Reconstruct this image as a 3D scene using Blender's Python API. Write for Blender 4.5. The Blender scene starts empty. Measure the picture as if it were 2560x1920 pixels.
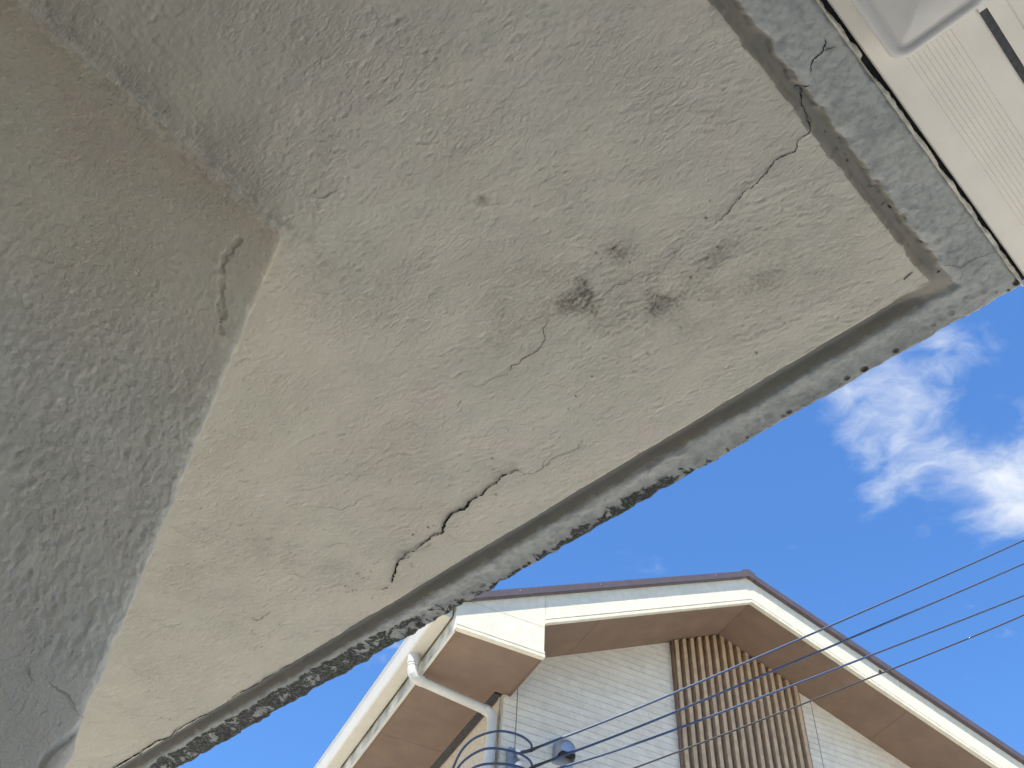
import bpy, bmesh, math, random
import numpy as np
from mathutils import Vector, Matrix, Quaternion

scene = bpy.context.scene
col = scene.collection
R = math.radians
random.seed(7)

# ---------------------------------------------------------------- camera
HS = 2.70                      # height of the canopy's underside (m)
AH = 0.400580                  # heading of the neighbour's gable
AS = 0.796556                  # heading of the canopy's side edge
cam_d = bpy.data.cameras.new('camera')
cam = bpy.data.objects.new('camera', cam_d)
col.objects.link(cam)
cam_d.sensor_width = 36.0
cam_d.lens = 36.0 * 2603.89 / 2560.0
cam_d.clip_start = 0.02
cam_d.clip_end = 2000.0
rt = Vector((0.9972855, -0.05689137, 0.04674394))
dn = Vector((0.07363168, 0.77055063, -0.63311144))
fw = Vector((0.0, 0.6348347, 0.77264798))
cam.matrix_world = Matrix(((rt.x, -dn.x, -fw.x, 0.0),
                           (rt.y, -dn.y, -fw.y, 0.0),
                           (rt.z, -dn.z, -fw.z, 1.5),
                           (0, 0, 0, 1)))
scene.camera = cam

# ---------------------------------------------------------------- sun, sky, exposure
SUN_EL = R(60.0)
SUN_XY = Vector((-0.50, -0.866)).normalized()
sun_vec = Vector((SUN_XY.x * math.cos(SUN_EL), SUN_XY.y * math.cos(SUN_EL), math.sin(SUN_EL)))
sun_d = bpy.data.lights.new('sun', 'SUN')
sun_d.energy = 4.8
sun_d.angle = R(0.53)
sun_d.color = (1.0, 0.95, 0.86)
sun = bpy.data.objects.new('sun', sun_d)
col.objects.link(sun)
sun.rotation_euler = sun_vec.to_track_quat('Z', 'Y').to_euler()

scene.view_settings.view_transform = 'Standard'
scene.view_settings.look = 'None'
scene.view_settings.gamma = 1.0
scene.view_settings.use_curve_mapping = False
scene.view_settings.exposure = 1.32

scene.cycles.use_adaptive_sampling = True
scene.cycles.adaptive_threshold = 0.03
scene.cycles.max_bounces = 6
scene.cycles.diffuse_bounces = 4
scene.cycles.glossy_bounces = 3

world = bpy.data.worlds.new('World')
scene.world = world
world.use_nodes = True
wt = world.node_tree
wt.nodes.clear()


class NT:
    """tiny node-tree helper"""
    def __init__(self, tree):
        self.t = tree

    def n(self, kind, **kw):
        nd = self.t.nodes.new(kind)
        for k, v in kw.items():
            if k == 'ins':
                for i, val in v.items():
                    self.set(nd, i, val)
            else:
                setattr(nd, k, v)
        return nd

    def set(self, nd, i, val):
        s = nd.inputs[i]
        if isinstance(val, bpy.types.NodeSocket):
            self.t.links.new(val, s)
        else:
            s.default_value = val

    def math(self, op, a, b=None, c=None, clamp=False):
        nd = self.n('ShaderNodeMath', operation=op, use_clamp=clamp)
        self.set(nd, 0, a)
        if b is not None:
            self.set(nd, 1, b)
        if c is not None:
            self.set(nd, 2, c)
        return nd.outputs[0]

    def vmath(self, op, a, b=None):
        nd = self.n('ShaderNodeVectorMath', operation=op)
        self.set(nd, 0, a)
        if b is not None:
            self.set(nd, 1, b)
        return nd.outputs[0]

    def noise(self, vec, scale, detail=4.0, rough=0.55, lac=2.0, dist=0.0):
        nd = self.n('ShaderNodeTexNoise')
        self.set(nd, 'Vector', vec)
        self.set(nd, 'Scale', scale)
        self.set(nd, 'Detail', detail)
        self.set(nd, 'Roughness', rough)
        self.set(nd, 'Lacunarity', lac)
        self.set(nd, 'Distortion', dist)
        return nd.outputs['Fac']

    def ramp(self, fac, a, b, smooth=True):
        nd = self.n('ShaderNodeMapRange', interpolation_type='SMOOTHSTEP' if smooth else 'LINEAR')
        self.set(nd, 0, fac)
        self.set(nd, 1, a)
        self.set(nd, 2, b)
        return nd.outputs[0]

    def mix(self, fac, a, b, mode='MIX'):
        nd = self.n('ShaderNodeMix', data_type='RGBA', blend_type=mode)
        self.set(nd, 0, fac)
        self.set(nd, 6, a if isinstance(a, bpy.types.NodeSocket) else tuple(a) + ((1.0,) if len(a) == 3 else ()))
        self.set(nd, 7, b if isinstance(b, bpy.types.NodeSocket) else tuple(b) + ((1.0,) if len(b) == 3 else ()))
        return nd.outputs[2]


w = NT(wt)
sky = w.n('ShaderNodeTexSky', sky_type='NISHITA')
sky.sun_disc = False
sky.sun_elevation = SUN_EL
sky.sun_rotation = math.atan2(SUN_XY.x, SUN_XY.y)
sky.altitude = 50.0
sky.air_density = 1.0
sky.dust_density = 0.0
sky.ozone_density = 10.0
# a thin layer of broken fair-weather cloud at constant height above the ground
tc = w.n('ShaderNodeTexCoord')
sep = w.n('ShaderNodeSeparateXYZ', ins={0: tc.outputs['Generated']})
zc = w.math('MAXIMUM', sep.outputs[2], 0.06)
px = w.math('DIVIDE', sep.outputs[0], zc)
py = w.math('DIVIDE', sep.outputs[1], zc)
pv = w.n('ShaderNodeCombineXYZ', ins={0: px, 1: py, 2: 0.0}).outputs[0]
def bank(cx, cy, rx, ry):
    dx = w.math('DIVIDE', w.math('SUBTRACT', px, cx), rx)
    dy = w.math('DIVIDE', w.math('SUBTRACT', py, cy), ry)
    d2 = w.math('ADD', w.math('MULTIPLY', dx, dx), w.math('MULTIPLY', dy, dy))
    return w.math('EXPONENT', w.math('MULTIPLY', d2, -1.0))
# stretch the wisps along the wind, warp them, and let the bank thicken where the cloud stands
wmap = w.n('ShaderNodeMapping', vector_type='POINT', ins={'Vector': pv, 'Location': (9.59, 6.11, 2.17), 'Rotation': (0, 0, R(35)), 'Scale': (1.1, 1.3, 1.0)})
wv = wmap.outputs[0]
curl = w.n('ShaderNodeTexNoise', ins={'Vector': wv, 'Scale': 5.0, 'Detail': 3.0, 'Roughness': 0.5}).outputs['Color']
wv2 = w.vmath('ADD', wv, w.vmath('MULTIPLY', w.vmath('SUBTRACT', curl, (0.5, 0.5, 0.5)), (0.16, 0.16, 0.0)))
wisp = w.noise(wv2, 11.0, 9.0, 0.58, 2.05, 0.0)
broad = w.noise(wv2, 4.2, 3.0, 0.5, 2.0, 0.0)
cover = w.noise(pv, 0.55, 2.0, 0.5)
bk = w.math('ADD', w.math('ADD', bank(0.50, 0.715, 0.13, 0.095), w.math('MULTIPLY', bank(0.705, 0.90, 0.085, 0.115), 1.5)),
            w.math('ADD', w.math('MULTIPLY', bank(0.455, 0.83, 0.085, 0.11), 0.95), w.math('MULTIPLY', bank(0.58, 0.90, 0.11, 0.11), 0.55)))
dens = w.math('ADD', w.math('ADD', w.math('MULTIPLY', wisp, 0.95), w.math('MULTIPLY', broad, 0.75)),
              w.math('ADD', w.math('MULTIPLY_ADD', bk, 0.37, -0.05), w.math('MULTIPLY', cover, 0.20)))
cl = w.math('MULTIPLY', w.ramp(dens, 1.06, 1.68), 0.97)
hsv = w.n('ShaderNodeHueSaturation', ins={'Saturation': 1.07, 'Color': sky.outputs[0]})
bg1 = w.n('ShaderNodeBackground', ins={'Color': hsv.outputs[0], 'Strength': 0.115})
bg2 = w.n('ShaderNodeBackground', ins={'Color': (0.90, 0.95, 1.0, 1.0), 'Strength': 0.42})
mx = w.n('ShaderNodeMixShader', ins={0: cl, 1: bg1.outputs[0], 2: bg2.outputs[0]})
wo = w.n('ShaderNodeOutputWorld', ins={0: mx.outputs[0]})

# ---------------------------------------------------------------- helpers
def tag(o, label=None, cat=None, group=None, kind=None):
    if label: o['label'] = label
    if cat: o['category'] = cat
    if group: o['group'] = group
    if kind: o['kind'] = kind
    return o


class Frame:
    """a thing's Empty; mesh coordinates of its parts are given in a frame turned by `ang` about the world origin"""
    def __init__(self, name, ang, base, label, cat, group=None):
        self.base = Vector(base)
        e = bpy.data.objects.new(name, None)
        col.objects.link(e)
        c, s = math.cos(ang), math.sin(ang)
        e.location = (c * base[0] - s * base[1], s * base[0] + c * base[1], base[2])
        e.rotation_euler = (0, 0, ang)
        e.empty_display_size = 0.1
        tag(e, label, cat, group, 'thing')
        self.e = e

    def add(self, name, me, mat, parent=None, smooth=False):
        o = bpy.data.objects.new(name, me)
        col.objects.link(o)
        if mat and not me.materials:
            me.materials.append(mat)
        if parent is None:
            o.parent = self.e
            o.location = -self.base
        else:
            o.parent = parent
        if smooth:
            me.polygons.foreach_set('use_smooth', np.ones(len(me.polygons), bool))
        return o


def mesh_from(name, verts, faces):
    me = bpy.data.meshes.new(name)
    me.from_pydata([tuple(v) for v in verts], [], faces)
    me.update()
    return me


def recalc(me):
    bm = bmesh.new(); bm.from_mesh(me)
    bmesh.ops.remove_doubles(bm, verts=bm.verts, dist=1e-5)
    bmesh.ops.recalc_face_normals(bm, faces=bm.faces)
    bm.to_mesh(me); bm.free()
    return me


def box(x0, x1, y0, y1, z0, z1, bev=0.0):
    bm = bmesh.new()
    bmesh.ops.create_cube(bm, size=1.0)
    for v in bm.verts:
        v.co = Vector(((x0 + x1) / 2 + v.co.x * (x1 - x0), (y0 + y1) / 2 + v.co.y * (y1 - y0), (z0 + z1) / 2 + v.co.z * (z1 - z0)))
    if bev:
        bmesh.ops.bevel(bm, geom=list(bm.edges), offset=bev, segments=2, affect='EDGES', profile=0.5)
    me = bpy.data.meshes.new('box')
    bm.to_mesh(me); bm.free()
    return me


def prism(poly, v0, v1, bev=0.0):
    """polygon in (u,z), pushed from v0 (front) to v1"""
    n = len(poly)
    V = [(p[0], v0, p[1]) for p in poly] + [(p[0], v1, p[1]) for p in poly]
    F = [tuple(range(n)), tuple(range(2 * n - 1, n - 1, -1))] + [(i, i + n, (i + 1) % n + n, (i + 1) % n) for i in range(n)]
    me = recalc(mesh_from('prism', V, F))
    if bev:
        bm = bmesh.new(); bm.from_mesh(me)
        bmesh.ops.bevel(bm, geom=list(bm.edges), offset=bev, segments=1, affect='EDGES')
        bm.to_mesh(me); bm.free()
    return me


def clip(poly, f):
    """keep the part of a (u,z) polygon where f(p) >= 0 (f is affine)"""
    out = []
    for i, p in enumerate(poly):
        q = poly[(i + 1) % len(poly)]
        fp, fq = f(p), f(q)
        if fp >= 0: out.append(p)
        if (fp >= 0) != (fq >= 0):
            t = fp / (fp - fq)
            out.append((p[0] + t * (q[0] - p[0]), p[1] + t * (q[1] - p[1])))
    return out


def tube(pts, rad, n=10, caps=True):
    pts = [Vector(p) for p in pts]
    rads = rad if isinstance(rad, (list, tuple)) else [rad] * len(pts)
    V, F = [], []
    t0 = (pts[1] - pts[0]).normalized()
    up = Vector((0, 0, 1)) if abs(t0.z) < 0.9 else Vector((1, 0, 0))
    nrm = t0.cross(up).normalized()
    prev = t0
    for i, p in enumerate(pts):
        t = (pts[min(i + 1, len(pts) - 1)] - pts[max(i - 1, 0)]).normalized()
        q = prev.rotation_difference(t)
        nrm = q @ nrm
        nrm = (nrm - t * nrm.dot(t)).normalized()
        bn = t.cross(nrm)
        prev = t
        for k in range(n):
            a = 2 * math.pi * k / n
            V.append(p + (nrm * math.cos(a) + bn * math.sin(a)) * rads[i])
    for i in range(len(pts) - 1):
        for k in range(n):
            k2 = (k + 1) % n
            F.append((i * n + k, i * n + k2, (i + 1) * n + k2, (i + 1) * n + k))
    if caps:
        F.append(tuple(range(n - 1, -1, -1)))
        F.append(tuple((len(pts) - 1) * n + k for k in range(n)))
    return mesh_from('tube', V, F)


def spline(P, n=12):
    """Catmull-Rom through the points"""
    P = [Vector(p) for p in P]
    Q = [P[0] * 2 - P[1]] + P + [P[-1] * 2 - P[-2]]
    out = []
    for i in range(1, len(Q) - 2):
        a, b, c, d = Q[i - 1], Q[i], Q[i + 1], Q[i + 2]
        for k in range(n):
            t = k / n
            out.append(0.5 * ((2 * b) + (c - a) * t + (2 * a - 5 * b + 4 * c - d) * t * t + (3 * b - a - 3 * c + d) * t ** 3))
    out.append(P[-1])
    return out


def lathe(prof, n=20, axis='z'):
    """prof: (radius, height) list"""
    V, F = [], []
    for r, h in prof:
        for k in range(n):
            a = 2 * math.pi * k / n
            V.append((r * math.cos(a), r * math.sin(a), h))
    for i in range(len(prof) - 1):
        for k in range(n):
            k2 = (k + 1) % n
            F.append((i * n + k, i * n + k2, (i + 1) * n + k2, (i + 1) * n + k))
    F.append(tuple(range(n - 1, -1, -1)))
    F.append(tuple((len(prof) - 1) * n + k for k in range(n)))
    return mesh_from('lathe', V, F)


def move_mesh(me, M):
    me.transform(M)
    return me


# ---------------------------------------------------------------- numpy noise
def perlin(x, y, seed=0):
    rng = np.random.default_rng(seed)
    perm = rng.permutation(256)
    perm = np.concatenate([perm, perm])
    ang = rng.uniform(0, 2 * np.pi, 256)
    gx, gy = np.cos(ang), np.sin(ang)
    xi = np.floor(x).astype(np.int64); yi = np.floor(y).astype(np.int64)
    xf = x - xi; yf = y - yi
    xi &= 255; yi &= 255
    u = xf * xf * xf * (xf * (xf * 6 - 15) + 10)
    v = yf * yf * yf * (yf * (yf * 6 - 15) + 10)
    def g(ix, iy, dx, dy):
        h = perm[perm[ix] + iy]
        return gx[h] * dx + gy[h] * dy
    x1 = (xi + 1) & 255; y1 = (yi + 1) & 255
    a = g(xi, yi, xf, yf); b = g(x1, yi, xf - 1, yf)
    c = g(xi, y1, xf, yf - 1); d = g(x1, y1, xf - 1, yf - 1)
    return 1.5 * ((a + (b - a) * u) + ((c + (d - c) * u) - (a + (b - a) * u)) * v)


def fbm(x, y, oct=4, gain=0.5, seed=0):
    s = 0; amp = 1.0
    for o in range(oct):
        s = s + amp * perlin(x * 2 ** o + 13.7 * o, y * 2 ** o - 7.3 * o, seed + o)
        amp *= gain
    return s


def sstep(x, a, b):
    t = np.clip((x - a) / (b - a), 0, 1)
    return t * t * (3 - 2 * t)


def big_mesh(name, V, Q, attrs=None):
    me = bpy.data.meshes.new(name)
    me.vertices.add(len(V))
    me.vertices.foreach_set('co', np.ascontiguousarray(V, dtype=np.float32).ravel())
    me.loops.add(len(Q) * 4)
    me.loops.foreach_set('vertex_index', np.ascontiguousarray(Q, dtype=np.int32).ravel())
    me.polygons.add(len(Q))
    me.polygons.foreach_set('loop_start', np.arange(0, len(Q) * 4, 4, dtype=np.int32))
    me.polygons.foreach_set('loop_total', np.full(len(Q), 4, dtype=np.int32))
    me.polygons.foreach_set('use_smooth', np.ones(len(Q), bool))
    for k, a in (attrs or {}).items():
        at = me.attributes.new(k, 'FLOAT', 'POINT')
        at.data.foreach_set('value', np.ascontiguousarray(a, dtype=np.float32))
    me.update(calc_edges=True)
    return me


def sub_grid(name, V, Q, attrs):
    used = np.unique(Q)
    remap = np.full(len(V), -1, dtype=np.int64)
    remap[used] = np.arange(len(used))
    return big_mesh(name, V[used], remap[Q], {k: a[used] for k, a in attrs.items()})


# ---------------------------------------------------------------- materials
def mat(name, base, rough=0.8, var=0.0, vscale=8.0, bump=0.0, bscale=200.0, metal=0.0, spec=0.5, tint=None):
    m = bpy.data.materials.new(name)
    m.use_nodes = True
    t = NT(m.node_tree)
    bs = m.node_tree.nodes['Principled BSDF']
    tc = t.n('ShaderNodeTexCoord').outputs['Object']
    base4 = tuple(base) + (1.0,)
    if var:
        f1 = t.noise(tc, vscale, 6.0, 0.6)
        lo = tuple(max(0, c * (1 - var)) for c in base)
        hi = tuple(min(1, c * (1 + var)) for c in base)
        c = t.mix(t.ramp(f1, 0.3, 0.7), lo, hi)
        if tint:
            f2 = t.noise(tc, vscale * 0.37, 3.0, 0.5)
            c = t.mix(t.math('MULTIPLY', t.ramp(f2, 0.4, 0.7), 0.5), c, tint)
        t.set(bs, 'Base Color', c)
    else:
        t.set(bs, 'Base Color', base4)
    t.set(bs, 'Roughness', rough)
    t.set(bs, 'Metallic', metal)
    t.set(bs, 'Specular IOR Level', spec)
    if bump:
        b = t.n('ShaderNodeBump', ins={'Strength': bump, 'Distance': 0.002, 'Height': t.noise(tc, bscale, 4.0, 0.6)})
        t.set(bs, 'Normal', b.outputs[0])
    return m


def plaster_mat(name, c1, c2, c3, stain_col, use_stain=True, even=False, relief=1.15):
    """old painted render: soft blotches of colour, fine grain, stains from an attribute"""
    m = bpy.data.materials.new(name)
    m.use_nodes = True
    t = NT(m.node_tree)
    bs = m.node_tree.nodes['Principled BSDF']
    tc = t.n('ShaderNodeTexCoord').outputs['Object']
    f1 = t.noise(tc, 5.0, 5.0, 0.6, 2.0, 0.4)
    f2 = t.noise(tc, 11.0, 4.0, 0.55)
    f3 = t.noise(tc, 55.0, 6.0, 0.65)
    c = t.mix(t.ramp(f1, 0.38, 0.62), c1, c2)
    c = t.mix(t.math('MULTIPLY', t.ramp(f2, 0.48, 0.68), 0.6), c, c3)
    c = t.mix(t.math('MULTIPLY', t.ramp(f3, 0.45, 0.75), 0.16), c, tuple(0.62 * x for x in c1))
    if use_stain:
        at = t.n('ShaderNodeAttribute', attribute_name='stain').outputs['Fac']
        grain = t.noise(tc, 170.0, 5.0, 0.6)
        s = t.math('MULTIPLY', at, t.ramp(grain, -0.6, 0.6) if even else t.ramp(grain, 0.18, 0.66))
        c = t.mix(t.math('MINIMUM', s, 0.92), c, stain_col)
        dk = t.n('ShaderNodeAttribute', attribute_name='dark').outputs['Fac']
        c = t.mix(t.math('MINIMUM', dk, 1.0), c, (0.015, 0.013, 0.014))
    t.set(bs, 'Base Color', c)
    t.set(bs, 'Roughness', 0.88)
    t.set(bs, 'Specular IOR Level', 0.25)
    mp = t.n('ShaderNodeMapping', vector_type='POINT', ins={'Vector': tc, 'Rotation': (0, 0, R(14)), 'Scale': (1.0, 0.5, 0.8)}).outputs[0]
    fine = t.noise(mp, 300.0, 5.0, 0.70)
    pit = t.ramp(t.noise(mp, 95.0, 3.0, 0.6), 0.62, 0.50)
    zone = t.math('ADD', t.math('MULTIPLY', t.ramp(t.noise(tc, 7.0, 4.0, 0.55), 0.40, 0.62), 0.60), 0.40)
    hgt = t.math('MULTIPLY', zone, t.math('ADD', t.math('MULTIPLY', fine, relief), t.math('MULTIPLY', pit, 0.30 * relief)))
    b = t.n('ShaderNodeBump', ins={'Strength': 0.8, 'Distance': 0.0022, 'Height': hgt})
    t.set(bs, 'Normal', b.outputs[0])
    return m


M_SOFFIT = plaster_mat('render_beige', (0.540, 0.507, 0.428), (0.520, 0.502, 0.425), (0.550, 0.503, 0.442), (0.20, 0.185, 0.15))
M_GROOVE = plaster_mat('render_groove', (0.345, 0.315, 0.26), (0.32, 0.305, 0.26), (0.33, 0.305, 0.27), (0.175, 0.18, 0.175), even=True, relief=0.35)  # same beige, darkened for dirt and for the shade in the recess
M_WALL = plaster_mat('render_wall', (0.53, 0.478, 0.378), (0.515, 0.473, 0.382), (0.53, 0.462, 0.378), (0.26, 0.215, 0.17))


def border_mat():
    m = bpy.data.materials.new('painted_edge')
    m.use_nodes = True
    t = NT(m.node_tree)
    bs = m.node_tree.nodes['Principled BSDF']
    tc = t.n('ShaderNodeTexCoord').outputs['Object']
    f1 = t.noise(tc, 9.0, 5.0, 0.6)
    f2 = t.noise(tc, 60.0, 6.0, 0.65)
    c = t.mix(t.ramp(f1, 0.35, 0.65), (0.405, 0.41, 0.385), (0.375, 0.385, 0.37))
    c = t.mix(t.math('MULTIPLY', t.ramp(f2, 0.42, 0.72), 0.55), c, (0.20, 0.215, 0.215))
    c = t.mix(t.math('MULTIPLY', t.ramp(t.noise(tc, 17.0, 6.0, 0.65), 0.48, 0.66), 0.45), c, (0.22, 0.235, 0.23))
    gm = t.n('ShaderNodeAttribute', attribute_name='grime_dim').outputs['Fac']
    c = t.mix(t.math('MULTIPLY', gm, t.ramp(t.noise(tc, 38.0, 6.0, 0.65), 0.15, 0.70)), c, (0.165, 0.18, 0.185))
    # pale weathered scuffs
    sc = t.n('ShaderNodeAttribute', attribute_name='scuff').outputs['Fac']
    c = t.mix(t.math('MULTIPLY', t.ramp(t.math('ADD', t.noise(tc, 85.0, 6.0, 0.7), sc), 0.95, 1.25), 0.55), c, (0.43, 0.44, 0.43))
    # algae and lichen, ragged islands that thicken with the attribute
    ms = t.n('ShaderNodeAttribute', attribute_name='moss').outputs['Fac']
    patch = t.math('MULTIPLY_ADD', t.noise(tc, 34.0, 9.0, 0.66, 2.2, 0.9), 1.7, -0.35)
    mk = t.ramp(t.math('ADD', patch, ms), 0.97, 1.06)
    mcol = t.mix(t.ramp(t.noise(tc, 14.0, 4.0, 0.6), 0.42, 0.58), (0.030, 0.040, 0.032), (0.040, 0.036, 0.040))
    mcol = t.mix(t.ramp(t.noise(tc, 210.0, 5.0, 0.72), 0.47, 0.66), mcol, (0.145, 0.15, 0.14))
    c = t.mix(mk, c, mcol)
    # black spots along the drip edge
    ed = t.n('ShaderNodeAttribute', attribute_name='edge').outputs['Fac']
    vo = t.n('ShaderNodeTexVoronoi', feature='F1', ins={'Vector': tc, 'Scale': 52.0})
    dots = t.ramp(t.math('ADD', vo.outputs['Distance'], t.math('MULTIPLY', t.noise(tc, 120.0, 4.0, 0.6), 0.3)), 0.52, 0.34)
    grow = t.ramp(t.noise(tc, 9.0, 3.0, 0.5), 0.36, 0.52)
    dm = t.math('MULTIPLY', t.math('MULTIPLY', dots, grow), ed)
    c = t.mix(dm, c, (0.035, 0.03, 0.033))
    dk = t.n('ShaderNodeAttribute', attribute_name='dark').outputs['Fac']
    c = t.mix(t.math('MINIMUM', dk, 1.0), c, (0.02, 0.02, 0.026))
    t.set(bs, 'Base Color', c)
    t.set(bs, 'Roughness', 0.85)
    t.set(bs, 'Specular IOR Level', 0.25)
    h = t.math('ADD', t.math('MULTIPLY', t.noise(tc, 300.0, 4.0, 0.6), 0.5), t.math('MULTIPLY', mk, 0.8))
    b = t.n('ShaderNodeBump', ins={'Strength': 0.5, 'Distance': 0.0018, 'Height': h})
    t.set(bs, 'Normal', b.outputs[0])
    return m


M_BORDER = border_mat()
M_CONCRETE = mat('concrete_raw', (0.34, 0.335, 0.32), 0.9, 0.12, 6.0, 0.4, 120.0)
M_CRACK = mat('crack_void_paint', (0.014, 0.012, 0.013), 1.0, spec=0.0)  # near-black colour stands in for the shade inside the open cracks
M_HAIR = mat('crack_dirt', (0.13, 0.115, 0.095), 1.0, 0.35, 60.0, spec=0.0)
M_SEAL = mat('old_sealant', (0.56, 0.53, 0.45), 0.7, 0.30, 45.0, 0.8, 180.0)
M_GAP = mat('joint_backing', (0.03, 0.029, 0.03), 0.9)
M_GROUND = mat('ground_concrete', (0.50, 0.475, 0.415), 0.9, 0.10, 1.3, 0.3, 60.0)

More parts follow.
